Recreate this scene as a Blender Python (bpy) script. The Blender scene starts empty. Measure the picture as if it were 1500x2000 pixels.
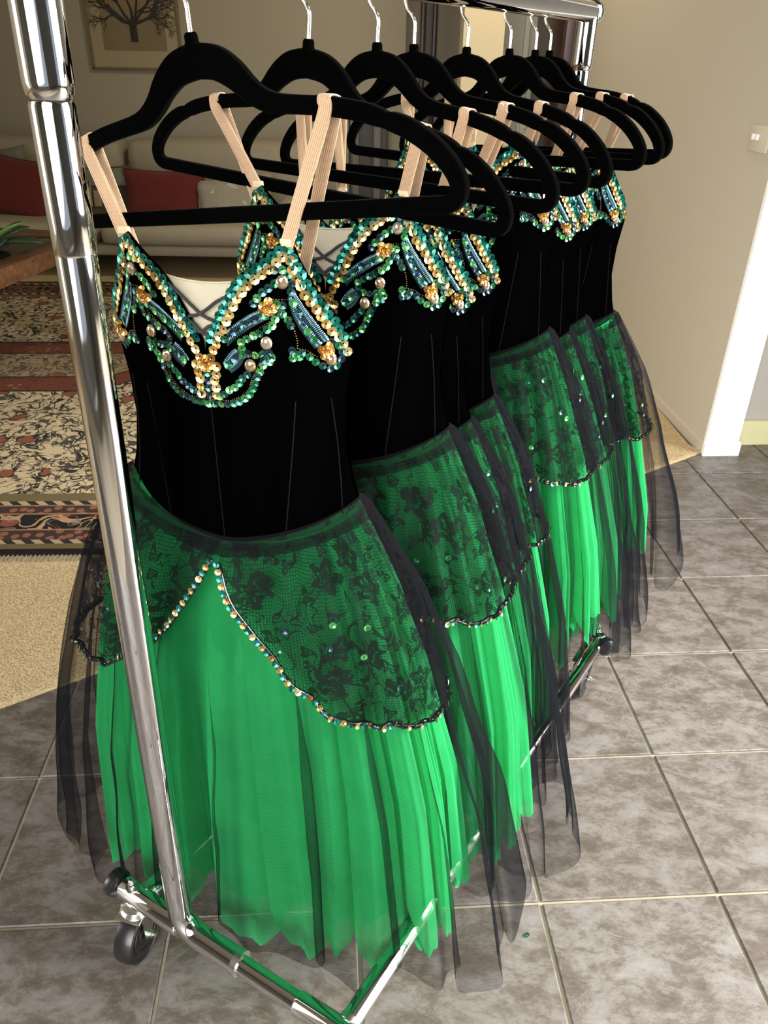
import bpy, bmesh, math, random
import numpy as np
from math import sin, cos, pi, radians, sqrt, atan2
from mathutils import Vector, Matrix, noise

random.seed(7)
C = bpy.context.scene.collection
SC = bpy.context.scene

# ------------------------------------------------------------------ camera
F_PX, PITCH, ROLL = 1510.0, radians(30.3), 0.017
cam_d = bpy.data.cameras.new('camera'); cam = bpy.data.objects.new('camera', cam_d); C.objects.link(cam)
cam_d.sensor_fit = 'VERTICAL'; cam_d.sensor_height = 36.0; cam_d.lens = 36.0 * F_PX / 2000.0
cam_d.clip_start = 0.02
_f = Vector((0, cos(PITCH), -sin(PITCH))); _u0 = Vector((0, sin(PITCH), cos(PITCH))); _r0 = Vector((1, 0, 0))
_r = _r0 * cos(ROLL) + _u0 * sin(ROLL); _u = _u0 * cos(ROLL) - _r0 * sin(ROLL)
cam.matrix_world = Matrix(((_r.x, _u.x, -_f.x, 0), (_r.y, _u.y, -_f.y, 0), (_r.z, _u.z, -_f.z, 1.0), (0, 0, 0, 1)))
SC.camera = cam

# ------------------------------------------------------------------ light and exposure
SC.view_settings.view_transform = 'Standard'; SC.view_settings.look = 'None'
SC.view_settings.gamma = 1.0; SC.view_settings.use_curve_mapping = False
SC.view_settings.exposure = 0.75
SC.cycles.transparent_max_bounces = 40
SC.cycles.max_bounces = 8
W = bpy.data.worlds.new('world'); SC.world = W; W.use_nodes = True
bg = W.node_tree.nodes['Background']; bg.inputs[0].default_value = (0.80, 0.88, 1.0, 1); bg.inputs[1].default_value = 0.3


def area(name, loc, target, sx, sy, power, col, spread=180):
    d = bpy.data.lights.new(name, 'AREA'); d.shape = 'RECTANGLE'; d.size = sx; d.size_y = sy; d.energy = power; d.color = col; d.spread = radians(spread)
    o = bpy.data.objects.new(name, d); C.objects.link(o); o.location = loc
    o.rotation_euler = (Vector(target) - Vector(loc)).to_track_quat('-Z', 'Y').to_euler()
    return o


area('daylight_patio_window', (2.35, 0.60, 1.05), (0.15, 0.72, 0.2), 1.5, 1.95, 56.0, (1.0, 0.97, 0.92), 80)
area('daylight_rear_window', (-0.30, -1.12, 1.10), (0.35, 0.85, 0.25), 1.4, 1.85, 14.0, (1.0, 0.97, 0.93), 80)
area('daylight_left_window', (-2.7, 0.35, 1.05), (0.95, 2.3, 0.0), 1.1, 1.8, 8.5, (1.0, 0.97, 0.92), 70)
area('hall_downlight', (0.40, 3.25, 2.3), (0.385, 3.74, 0.95), 0.25, 0.25, 12.0, (1.0, 0.88, 0.66))


# ------------------------------------------------------------------ helpers: materials
def new_mat(name):
    m = bpy.data.materials.new(name); m.use_nodes = True
    nt = m.node_tree
    return m, nt, nt.nodes['Principled BSDF'], nt.nodes['Material Output']


def N(nt, t, **kw):
    n = nt.nodes.new(t)
    for k, v in kw.items():
        if k.startswith('i_'):
            key = k[2:]
            key = int(key) if key.isdigit() else key.replace('_', ' ')
            n.inputs[key].default_value = v
        else:
            setattr(n, k, v)
    return n


def L(nt, a, b):
    nt.links.new(a, b)


def math_n(nt, op, a, b=None, c=None, clamp=False):
    n = nt.nodes.new('ShaderNodeMath'); n.operation = op; n.use_clamp = clamp
    for i, v in enumerate((a, b, c)):
        if v is None: continue
        if isinstance(v, (int, float)): n.inputs[i].default_value = v
        else: nt.links.new(v, n.inputs[i])
    return n.outputs[0]


def mixc(nt, fac, a, b, blend='MIX'):
    n = nt.nodes.new('ShaderNodeMix'); n.data_type = 'RGBA'; n.blend_type = blend
    for key, v in ((0, fac), (6, a), (7, b)):
        if isinstance(v, (int, float)): n.inputs[key].default_value = v
        elif isinstance(v, tuple): n.inputs[key].default_value = v if len(v) == 4 else (*v, 1)
        else: nt.links.new(v, n.inputs[key])
    return n.outputs[2]


def ramp(nt, fac, stops):
    n = nt.nodes.new('ShaderNodeValToRGB'); cr = n.color_ramp
    while len(cr.elements) < len(stops): cr.elements.new(0.5)
    for e, (p, c) in zip(cr.elements, stops):
        e.position = p; e.color = c if len(c) == 4 else (*c, 1)
    nt.links.new(fac, n.inputs[0])
    return n.outputs[0]


def objco(nt):
    return N(nt, 'ShaderNodeTexCoord').outputs['Object']


def bump(nt, b, h, strength=0.3, dist=0.002):
    n = N(nt, 'ShaderNodeBump', i_Strength=strength, i_Distance=dist)
    L(nt, h, n.inputs['Height']); L(nt, n.outputs[0], b.inputs['Normal'])


def plain(name, col, rough=0.6, metal=0.0, noise_scale=0, noise_amt=0.0, bump_amt=0.0, sheen=0.0, spec=0.5, coat=0.0):
    m, nt, b, o = new_mat(name)
    b.inputs['Base Color'].default_value = (*col, 1); b.inputs['Roughness'].default_value = rough
    b.inputs['Metallic'].default_value = metal; b.inputs['Sheen Weight'].default_value = sheen
    b.inputs['Specular IOR Level'].default_value = spec; b.inputs['Coat Weight'].default_value = coat
    if noise_scale:
        n = N(nt, 'ShaderNodeTexNoise', i_Scale=noise_scale, i_Detail=6.0); L(nt, objco(nt), n.inputs['Vector'])
        if noise_amt:
            c = mixc(nt, n.outputs[0], tuple(x * (1 - noise_amt) for x in col), tuple(min(1, x * (1 + noise_amt)) for x in col))
            L(nt, c, b.inputs['Base Color'])
        if bump_amt: bump(nt, b, n.outputs[0], bump_amt, 0.003)
    return m


M = {}
M['chrome'] = plain('chrome', (0.74, 0.74, 0.745), 0.04, 1.0)
M['zinc'] = plain('zinc_plate', (0.72, 0.72, 0.68), 0.22, 1.0, 60, 0.08)
M['rubber'] = plain('black_rubber', (0.012, 0.012, 0.013), 0.28, 0, 40, 0.1)
M['flock'] = plain('black_flocking', (0.0009, 0.0009, 0.0009), 0.95, 0, 160, 0.4, 0.15, sheen=0.008, spec=0.0)
M['wire'] = plain('hook_wire', (0.8, 0.79, 0.74), 0.18, 1.0)
M['cream_net'] = plain('cream_net', (0.40, 0.365, 0.27), 0.85, 0, 300, 0.08)
M['cord'] = plain('black_cord', (0.012, 0.010, 0.012), 0.7, 0, 400, 0.3)
M['tab'] = plain('strap_loop_tape', (0.66, 0.52, 0.33), 0.8, 0, 200, 0.1)
M['bead'] = plain('bugle_glass', (0.10, 0.20, 0.24), 0.16, 0.9, 300, 0.5)
M['seed'] = plain('bronze_seed_bead', (0.22, 0.13, 0.05), 0.2, 0.9, 600, 0.5)
M['jet'] = plain('black_seed_bead', (0.01, 0.011, 0.012), 0.15, 0.1, spec=0.8)
M['wall'] = plain('greige_paint', (0.45, 0.405, 0.315), 0.85, 0, 180, 0.02, 0.05)
M['wall_b'] = plain('grey_paint', (0.42, 0.40, 0.36), 0.85, 0, 180, 0.02, 0.05)
M['white'] = plain('white_gloss_paint', (0.86, 0.87, 0.86), 0.35, 0, 30, 0.02)
M['white_matt'] = plain('white_ceiling_paint', (0.55, 0.54, 0.5), 0.9, 0, 30, 0.02)
M['skirt_paint'] = plain('greige_skirting_paint', (0.47, 0.41, 0.31), 0.4, 0, 30, 0.03)
M['yellow'] = plain('pale_yellow_paint', (0.66, 0.63, 0.36), 0.5, 0, 30, 0.03)
M['pillar'] = plain('cream_paint', (0.72, 0.62, 0.42), 0.8, 0, 100, 0.02)
M['grout'] = plain('grout', (0.36, 0.31, 0.23), 0.9, 0, 90, 0.2, 0.2)
M['leather'] = plain('ivory_leather', (0.40, 0.355, 0.255), 0.5, 0, 14, 0.06, 0.2)
M['red'] = plain('red_linen', (0.13, 0.014, 0.012), 0.9, 0, 260, 0.35, 0.3, sheen=0.1)
M['sage'] = plain('sage_cloth', (0.20, 0.20, 0.15), 0.9, 0, 60, 0.3, 0.2)
M['dark'] = plain('dark_void', (0.02, 0.018, 0.016), 0.8)
M['oak'] = plain('oak_frame', (0.22, 0.15, 0.07), 0.5, 0, 70, 0.2)
M['mat_board'] = plain('mat_board', (0.42, 0.36, 0.23), 0.8)
M['print'] = plain('print_paper', (0.26, 0.20, 0.115), 0.8, 0, 8, 0.12)
M['ink'] = plain('dark_ink', (0.035, 0.028, 0.02), 0.8, 0, 90, 0.3)
M['ink_blue'] = plain('blue_black_ink', (0.03, 0.04, 0.048), 0.8)
M['plant'] = plain('leaf_green', (0.10, 0.17, 0.05), 0.4, 0, 25, 0.3)
M['plant_b'] = plain('leaf_dark', (0.03, 0.06, 0.025), 0.4, 0, 25, 0.3)
M['pot'] = plain('dark_glaze', (0.02, 0.022, 0.018), 0.2)
M['plastic'] = plain('ivory_plastic', (0.55, 0.50, 0.40), 0.35)
M['cab'] = plain('charcoal_panel', (0.05, 0.048, 0.045), 0.5, 0, 30, 0.2)
M['cab2'] = plain('grey_panel', (0.16, 0.155, 0.14), 0.5, 0, 30, 0.1)
M['trim_grey'] = plain('pale_grey_paint', (0.50, 0.49, 0.44), 0.5, 0, 30, 0.03)
M['castle'] = plain('tapestry_stone', (0.33, 0.27, 0.17), 0.9, 0, 120, 0.4)
M['tap'] = plain('tapestry_ground', (0.10, 0.085, 0.045), 0.9, 0, 45, 0.7)
M['leafprint'] = plain('pale_leaf_print', (0.50, 0.47, 0.39), 0.9)
M['pale'] = plain('beige_cloth', (0.36, 0.33, 0.255), 0.9, 0, 40, 0.1)


def wood(name, a, b_, scale=6.0, rough=0.35, axis=(1, 8, 8)):
    m, nt, b, o = new_mat(name)
    mp = N(nt, 'ShaderNodeMapping'); mp.inputs['Scale'].default_value = axis
    L(nt, objco(nt), mp.inputs[0])
    n = N(nt, 'ShaderNodeTexNoise', i_Scale=scale, i_Detail=8.0, i_Distortion=0.6); L(nt, mp.outputs[0], n.inputs['Vector'])
    L(nt, ramp(nt, n.outputs[0], [(0.3, a), (0.7, b_)]), b.inputs['Base Color']); b.inputs['Roughness'].default_value = rough
    return m


M['table_wood'] = wood('red_brown_timber', (0.06, 0.026, 0.011), (0.125, 0.058, 0.025))
M['door_wood'] = wood('dark_red_timber', (0.025, 0.007, 0.004), (0.06, 0.016, 0.009), 5, 0.3, (8, 8, 1))


def mk_velvet():
    m, nt, b, o = new_mat('black_velvet')
    n = N(nt, 'ShaderNodeTexNoise', i_Scale=9.0, i_Detail=5.0)
    mp = N(nt, 'ShaderNodeMapping'); mp.inputs['Scale'].default_value = (3, 1, 0.35)
    L(nt, objco(nt), mp.inputs[0]); L(nt, mp.outputs[0], n.inputs['Vector'])
    L(nt, ramp(nt, n.outputs[0], [(0.35, (0.0003, 0.0003, 0.0004)), (0.75, (0.0008, 0.0007, 0.0009))]), b.inputs['Base Color'])
    b.inputs['Roughness'].default_value = 0.9; b.inputs['Specular IOR Level'].default_value = 0.0
    b.inputs['Sheen Weight'].default_value = 0.002; b.inputs['Sheen Roughness'].default_value = 0.25
    b.inputs['Sheen Tint'].default_value = (1, 0.95, 0.95, 1)
    bump(nt, b, n.outputs[0], 0.25, 0.004)
    return m


M['velvet'] = mk_velvet()
M['seam'] = plain('velvet_seam', (0.0035, 0.0033, 0.0038), 0.8, 0, 120, 0.6, sheen=0.01, spec=0.05)


def mk_sequin(name, cols, metal, rough, jitter):
    """A foil disc: colour varies a little from disc to disc."""
    m, nt, b, o = new_mat(name)
    r = math_n(nt, 'ADD', N(nt, 'ShaderNodeObjectInfo').outputs['Random'], N(nt, 'ShaderNodeNewGeometry').outputs['Random Per Island'])
    r = math_n(nt, 'FRACT', r)
    L(nt, ramp(nt, r, cols), b.inputs['Base Color'])
    b.inputs['Metallic'].default_value = metal; b.inputs['Roughness'].default_value = rough
    b.inputs['Coat Weight'].default_value = 0.5; b.inputs['Coat Roughness'].default_value = 0.08
    return m


M['teal'] = mk_sequin('teal_foil', [(0, (0.0, 0.07, 0.05)), (0.5, (0.003, 0.15, 0.11)), (1, (0.012, 0.25, 0.21))], 0.75, 0.25, 0)
M['gold'] = mk_sequin('gold_foil', [(0, (0.36, 0.20, 0.05)), (0.5, (0.62, 0.42, 0.14)), (1, (0.85, 0.66, 0.30))], 0.85, 0.26, 0)
M['emer'] = mk_sequin('emerald_foil', [(0, (0.012, 0.035, 0.07)), (0.35, (0.015, 0.08, 0.08)), (0.65, (0.02, 0.20, 0.07)), (1, (0.13, 0.50, 0.15))], 0.75, 0.2, 0)
M['jewel'] = mk_sequin('champagne_stone', [(0, (0.42, 0.27, 0.13)), (0.5, (0.60, 0.43, 0.27)), (1, (0.75, 0.6, 0.45))], 0.8, 0.1, 0)
M['flower'] = mk_sequin('gold_petal', [(0, (0.35, 0.17, 0.03)), (1, (0.70, 0.42, 0.12))], 0.8, 0.25, 0)


def mk_elastic():
    m, nt, b, o = new_mat('flesh_elastic')
    uv = N(nt, 'ShaderNodeUVMap'); sp = N(nt, 'ShaderNodeSeparateXYZ'); L(nt, uv.outputs[0], sp.inputs[0])
    s = math_n(nt, 'SINE', math_n(nt, 'MULTIPLY', sp.outputs[0], 2 * pi * 7))
    s = math_n(nt, 'MULTIPLY_ADD', s, 0.5, 0.5)
    L(nt, mixc(nt, s, (0.40, 0.245, 0.135), (0.60, 0.41, 0.255)), b.inputs['Base Color'])
    b.inputs['Roughness'].default_value = 0.75; b.inputs['Sheen Weight'].default_value = 0.2
    bump(nt, b, s, 0.5, 0.001)
    return m


M['elastic'] = mk_elastic()


def cloth_shader(m, nt, out, col, alpha, trans=0.45, rough_sheen=None):
    """thin woven net: part of the light goes through the holes, the threads scatter and let light through"""
    d = N(nt, 'ShaderNodeBsdfDiffuse'); t = N(nt, 'ShaderNodeBsdfTranslucent'); tr = N(nt, 'ShaderNodeBsdfTransparent')
    for n in (d, t):
        if isinstance(col, tuple): n.inputs['Color'].default_value = (*col, 1)
        else: L(nt, col, n.inputs['Color'])
    a = N(nt, 'ShaderNodeMixShader'); a.inputs[0].default_value = trans
    L(nt, d.outputs[0], a.inputs[1]); L(nt, t.outputs[0], a.inputs[2])
    b = N(nt, 'ShaderNodeMixShader')
    if isinstance(alpha, float): b.inputs[0].default_value = alpha
    else: L(nt, alpha, b.inputs[0])
    L(nt, tr.outputs[0], b.inputs[1]); L(nt, a.outputs[0], b.inputs[2]); L(nt, b.outputs[0], out.inputs[0])


def mk_tulle(name, col, a0, a1, var):
    m, nt, b, o = new_mat(name); nt.nodes.remove(b)
    uv = N(nt, 'ShaderNodeUVMap').outputs[0]
    n = N(nt, 'ShaderNodeTexNoise', i_Scale=26.0, i_Detail=3.0); L(nt, uv, n.inputs['Vector'])
    # slanting fine weave
    mp = N(nt, 'ShaderNodeMapping'); mp.inputs['Rotation'].default_value = (0, 0, 0.6); L(nt, uv, mp.inputs[0])
    w = N(nt, 'ShaderNodeTexWave', i_Scale=110.0, i_Distortion=1.5, i_Detail=1.0); L(nt, mp.outputs[0], w.inputs['Vector'])
    lw = N(nt, 'ShaderNodeLayerWeight', i_Blend=0.5)
    # a net seen edge-on has more thread per pixel (as real gauze does)
    f = math_n(nt, 'POWER', lw.outputs['Facing'], 2.0)
    al = math_n(nt, 'MULTIPLY_ADD', f, a1 - a0, a0)
    al = math_n(nt, 'ADD', al, math_n(nt, 'MULTIPLY', math_n(nt, 'SUBTRACT', w.outputs[1], 0.5), 0.05), clamp=True)
    cc = mixc(nt, n.outputs[0], tuple(c * (1 - var) for c in col), tuple(min(1, c * (1 + var)) for c in col))
    cloth_shader(m, nt, o, cc, al)
    return m


M['green'] = mk_tulle('emerald_tulle', (0.055, 0.64, 0.215), 0.70, 0.95, 0.16)
M['green_in_shade'] = mk_tulle('shaded_tulle_lining', (0.035, 0.54, 0.165), 0.92, 0.98, 0.12)  # darker than the outer tulle: shade inside the skirt put into the colour
M['black_net'] = mk_tulle('black_tulle', (0.010, 0.010, 0.013), 0.28, 0.96, 0.2)


def mk_lace():
    m, nt, b, o = new_mat('black_lace'); nt.nodes.remove(b)
    uv = N(nt, 'ShaderNodeUVMap').outputs[0]
    # hexagonal ground net
    v = N(nt, 'ShaderNodeTexVoronoi', feature='DISTANCE_TO_EDGE', voronoi_dimensions='2D', i_Scale=330.0, i_Randomness=0.35); L(nt, uv, v.inputs['Vector'])
    net = math_n(nt, 'LESS_THAN', v.outputs['Distance'], 0.10)
    # blossoms
    wn = N(nt, 'ShaderNodeTexNoise', noise_dimensions='2D', i_Scale=70.0, i_Detail=2.0); L(nt, uv, wn.inputs['Vector'])
    wob = N(nt, 'ShaderNodeVectorMath', operation='MULTIPLY_ADD'); L(nt, wn.outputs[1], wob.inputs[0]); wob.inputs[1].default_value = (0.012,) * 3; L(nt, uv, wob.inputs[2])

    def blossom(scale, r0, petals, off):
        ad = N(nt, 'ShaderNodeVectorMath', operation='ADD'); L(nt, wob.outputs[0], ad.inputs[0]); ad.inputs[1].default_value = (off, off * 0.7, 0)
        st = N(nt, 'ShaderNodeVectorMath', operation='MULTIPLY'); L(nt, ad.outputs[0], st.inputs[0]); st.inputs[1].default_value = (0.72, 1.15, 1)
        vo = N(nt, 'ShaderNodeTexVoronoi', voronoi_dimensions='2D', i_Scale=scale, i_Randomness=0.75); L(nt, st.outputs[0], vo.inputs['Vector'])
        sc = N(nt, 'ShaderNodeVectorMath', operation='SUBTRACT'); L(nt, st.outputs[0], sc.inputs[0]); L(nt, vo.outputs['Position'], sc.inputs[1])
        sp = N(nt, 'ShaderNodeSeparateXYZ'); L(nt, sc.outputs[0], sp.inputs[0])
        ang = math_n(nt, 'ARCTAN2', sp.outputs[1], sp.outputs[0])
        pet = math_n(nt, 'MULTIPLY_ADD', math_n(nt, 'COSINE', math_n(nt, 'MULTIPLY', ang, petals)), 0.24, 0.76)
        d = math_n(nt, 'DIVIDE', vo.outputs['Distance'], math_n(nt, 'MULTIPLY', pet, r0))
        solid = math_n(nt, 'LESS_THAN', d, 1.0)
        eye = math_n(nt, 'LESS_THAN', math_n(nt, 'ABSOLUTE', math_n(nt, 'SUBTRACT', d, 0.42)), 0.09)
        return math_n(nt, 'SUBTRACT', solid, eye, clamp=True)
    f1 = blossom(19.0, 0.34, 5.0, 0.0); f2 = blossom(34.0, 0.27, 3.0, 0.37)
    # curling stems
    n2 = N(nt, 'ShaderNodeTexNoise', noise_dimensions='2D', i_Scale=24.0, i_Detail=1.5, i_Distortion=1.2); L(nt, uv, n2.inputs['Vector'])
    vine = math_n(nt, 'LESS_THAN', math_n(nt, 'ABSOLUTE', math_n(nt, 'SUBTRACT', n2.outputs[0], 0.5)), 0.013)
    mot = math_n(nt, 'MAXIMUM', math_n(nt, 'MAXIMUM', f1, f2), vine)
    al = math_n(nt, 'MAXIMUM', math_n(nt, 'MULTIPLY', mot, 0.86), math_n(nt, 'MULTIPLY_ADD', net, 0.60, 0.20))
    lw = N(nt, 'ShaderNodeLayerWeight', i_Blend=0.5)
    al = math_n(nt, 'MAXIMUM', al, math_n(nt, 'MULTIPLY', math_n(nt, 'POWER', lw.outputs['Facing'], 3.0), 0.9), clamp=True)
    cloth_shader(m, nt, o, (0.010, 0.010, 0.012), al, 0.3)
    return m


M['lace'] = mk_lace()
M['lace_band'] = mk_tulle('gathered_black_lace', (0.012, 0.011, 0.014), 0.68, 0.97, 0.4)


def mk_tile():
    m, nt, b, o = new_mat('stone_look_tile')
    g = N(nt, 'ShaderNodeNewGeometry').outputs['Position']
    oi = N(nt, 'ShaderNodeObjectInfo')
    off = N(nt, 'ShaderNodeVectorMath', operation='MULTIPLY_ADD'); L(nt, oi.outputs['Random'], off.inputs[0]); off.inputs[1].default_value = (9, 5, 3); L(nt, g, off.inputs[2])
    mp = N(nt, 'ShaderNodeMapping'); mp.inputs['Rotation'].default_value = (0, 0, 0.5); mp.inputs['Scale'].default_value = (1, 1.7, 1); L(nt, off.outputs[0], mp.inputs[0])
    n1 = N(nt, 'ShaderNodeTexNoise', i_Scale=17.0, i_Detail=12.0, i_Roughness=0.8, i_Distortion=0.25); L(nt, mp.outputs[0], n1.inputs['Vector'])
    n2 = N(nt, 'ShaderNodeTexNoise', i_Scale=48.0, i_Detail=6.0, i_Roughness=0.8); L(nt, mp.outputs[0], n2.inputs['Vector'])
    c = ramp(nt, n1.outputs[0], [(0.36, (0.055, 0.043, 0.034)), (0.46, (0.105, 0.087, 0.073)), (0.53, (0.175, 0.158, 0.146)), (0.64, (0.235, 0.225, 0.222))])
    c = mixc(nt, math_n(nt, 'MULTIPLY', n2.outputs[0], 0.5), c, (0.115, 0.097, 0.082))
    c = mixc(nt, math_n(nt, 'MULTIPLY', oi.outputs['Random'], 0.18), c, (0.08, 0.062, 0.05))
    L(nt, c, b.inputs['Base Color']); b.inputs['Roughness'].default_value = 0.42
    h = math_n(nt, 'ADD', n1.outputs[0], math_n(nt, 'MULTIPLY', n2.outputs[0], 0.4)); bump(nt, b, h, 0.35, 0.002)
    return m


M['tile'] = mk_tile()


def mk_carpet():
    m, nt, b, o = new_mat('beige_loop_carpet')
    n = N(nt, 'ShaderNodeTexNoise', i_Scale=230.0, i_Detail=4.0); L(nt, objco(nt), n.inputs['Vector'])
    n2 = N(nt, 'ShaderNodeTexNoise', i_Scale=30.0, i_Detail=4.0); L(nt, objco(nt), n2.inputs['Vector'])
    c = ramp(nt, n.outputs[0], [(0.3, (0.40, 0.30, 0.16)), (0.65, (0.74, 0.58, 0.34))])
    L(nt, mixc(nt, math_n(nt, 'MULTIPLY', n2.outputs[0], 0.3), c, (0.36, 0.28, 0.18)), b.inputs['Base Color'])
    b.inputs['Roughness'].default_value = 0.95; b.inputs['Specular IOR Level'].default_value = 0.1
    bump(nt, b, n.outputs[0], 0.8, 0.004)
    return m


M['carpet'] = mk_carpet()


def mk_rug():
    """Persian rug: bordered, cream field of dark scrolling stems and rose blossoms, brick medallion. Object x along the short side, y along the length (metres)."""
    m, nt, b, o = new_mat('persian_rug_pile')
    co = objco(nt); sp = N(nt, 'ShaderNodeSeparateXYZ'); L(nt, co, sp.inputs[0])
    x, y = sp.outputs[0], sp.outputs[1]
    hw, hl = 0.95, 1.25

    def noise_(scale, det=2.0, dist=0.0, off=0.0):
        mp = N(nt, 'ShaderNodeMapping'); mp.inputs['Location'].default_value = (off, off, 0); L(nt, co, mp.inputs[0])
        n = N(nt, 'ShaderNodeTexNoise', noise_dimensions='2D', i_Scale=scale, i_Detail=det, i_Distortion=dist); L(nt, mp.outputs[0], n.inputs['Vector']); return n.outputs[0]

    def band(v, a, c):
        return math_n(nt, 'MULTIPLY', math_n(nt, 'GREATER_THAN', v, a), math_n(nt, 'LESS_THAN', v, c))

    def vor(scale, off=0.0):
        mp = N(nt, 'ShaderNodeMapping'); mp.inputs['Location'].default_value = (off, off, 0); L(nt, co, mp.inputs[0])
        n = N(nt, 'ShaderNodeTexVoronoi', voronoi_dimensions='2D', i_Scale=scale, i_Randomness=0.8); L(nt, mp.outputs[0], n.inputs['Vector']); return n

    cream = (0.56, 0.45, 0.28); ink = (0.022, 0.024, 0.02); rose = (0.24, 0.075, 0.05); brick = (0.16, 0.05, 0.03); olive = (0.15, 0.115, 0.055)
    s1 = band(noise_(8.0, 2.0, 2.0), 0.49, 0.54); s2 = band(noise_(12.0, 1.0, 1.6, 3.3), 0.475, 0.505); s3 = band(noise_(22.0, 1.0, 0.8, 7.1), 0.56, 0.62)
    v = vor(9.0); vd = math_n(nt, 'ADD', v.outputs['Distance'], math_n(nt, 'MULTIPLY', noise_(34.0, 1.0), 0.30)); fl = math_n(nt, 'LESS_THAN', vd, 0.36); fe = math_n(nt, 'LESS_THAN', vd, 0.41)
    v2 = vor(20.0, 5.0); lf = math_n(nt, 'LESS_THAN', math_n(nt, 'ADD', v2.outputs['Distance'], math_n(nt, 'MULTIPLY', noise_(40.0, 1.0), 0.25)), 0.30)
    pick = math_n(nt, 'GREATER_THAN', noise_(5.0, 0.0, 0.0, 11.0), 0.56)
    field = mixc(nt, s2, cream, (0.10, 0.085, 0.06)); field = mixc(nt, lf, field, (0.11, 0.085, 0.05)); field = mixc(nt, s1, field, ink); field = mixc(nt, s3, field, (0.05, 0.055, 0.045))
    field = mixc(nt, math_n(nt, 'MULTIPLY', fe, pick), field, ink); field = mixc(nt, math_n(nt, 'MULTIPLY', fl, pick), field, rose)
    # medallion: hexagonal rings
    ax = math_n(nt, 'ABSOLUTE', math_n(nt, 'SUBTRACT', x, -0.05)); ay = math_n(nt, 'ABSOLUTE', math_n(nt, 'SUBTRACT', y, 0.02))
    hx = math_n(nt, 'ADD', ay, math_n(nt, 'MULTIPLY', math_n(nt, 'MAXIMUM', math_n(nt, 'SUBTRACT', ax, 0.28), 0.0), 0.9))
    ring = band(hx, 0.13, 0.26); core = math_n(nt, 'LESS_THAN', hx, 0.13)
    rb = mixc(nt, s2, brick, (0.08, 0.035, 0.025)); rb = mixc(nt, math_n(nt, 'MULTIPLY', lf, pick), rb, (0.25, 0.14, 0.08))
    field = mixc(nt, ring, field, rb); field = mixc(nt, math_n(nt, 'MULTIPLY', core, 0.55), field, (0.15, 0.09, 0.05))
    field = mixc(nt, band(hx, 0.255, 0.268), field, ink); field = mixc(nt, band(hx, 0.122, 0.133), field, ink)
    # border, measured from the rug's edge
    e = math_n(nt, 'MINIMUM', math_n(nt, 'SUBTRACT', hw, math_n(nt, 'ABSOLUTE', x)), math_n(nt, 'SUBTRACT', hl, math_n(nt, 'ABSOLUTE', y)))
    zig = math_n(nt, 'PINGPONG', math_n(nt, 'ADD', x, y), 0.022); zz = math_n(nt, 'GREATER_THAN', zig, 0.011)
    small = mixc(nt, math_n(nt, 'LESS_THAN', vor(34.0, 2.0).outputs['Distance'], 0.33), (0.05, 0.03, 0.025), (0.26, 0.10, 0.07))
    sc = band(noise_(12.0, 0.6, 1.0, 21.0), 0.47, 0.52)
    main = mixc(nt, math_n(nt, 'LESS_THAN', vor(9.0, 8.0).outputs['Distance'], 0.20), (0.012, 0.011, 0.012), (0.24, 0.07, 0.05)); main = mixc(nt, sc, main, (0.44, 0.27, 0.16)); main = mixc(nt, s3, main, (0.17, 0.14, 0.09))
    col = field
    for a, c, cc in ((0.245, 0.285, olive), (0.225, 0.245, None), (0.18, 0.225, small), (0.105, 0.18, main), (0.06, 0.105, small), (0.042, 0.06, None), (0.02, 0.042, olive), (-1, 0.02, (0.008, 0.008, 0.009))):
        if cc is None: cc = mixc(nt, zz, (0.42, 0.32, 0.2), ink)
        col = mixc(nt, band(e, a, c), col, cc)
    for a in (0.18, 0.105, 0.222): col = mixc(nt, band(e, a - 0.003, a + 0.003), col, (0.30, 0.18, 0.10))
    n = noise_(260.0, 2.0)
    col = mixc(nt, math_n(nt, 'MULTIPLY', n, 0.35), col, (0.04, 0.03, 0.02))
    L(nt, col, b.inputs['Base Color']); b.inputs['Roughness'].default_value = 0.95; b.inputs['Specular IOR Level'].default_value = 0.1
    bump(nt, b, n, 0.5, 0.003)
    return m


M['rug'] = mk_rug()


def mk_glass():
    m, nt, b, o = new_mat('table_glass')
    b.inputs['Base Color'].default_value = (0.75, 0.85, 0.8, 1); b.inputs['Roughness'].default_value = 0.03
    b.inputs['Transmission Weight'].default_value = 1.0; b.inputs['IOR'].default_value = 1.45
    return m


M['glass'] = mk_glass()


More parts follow.
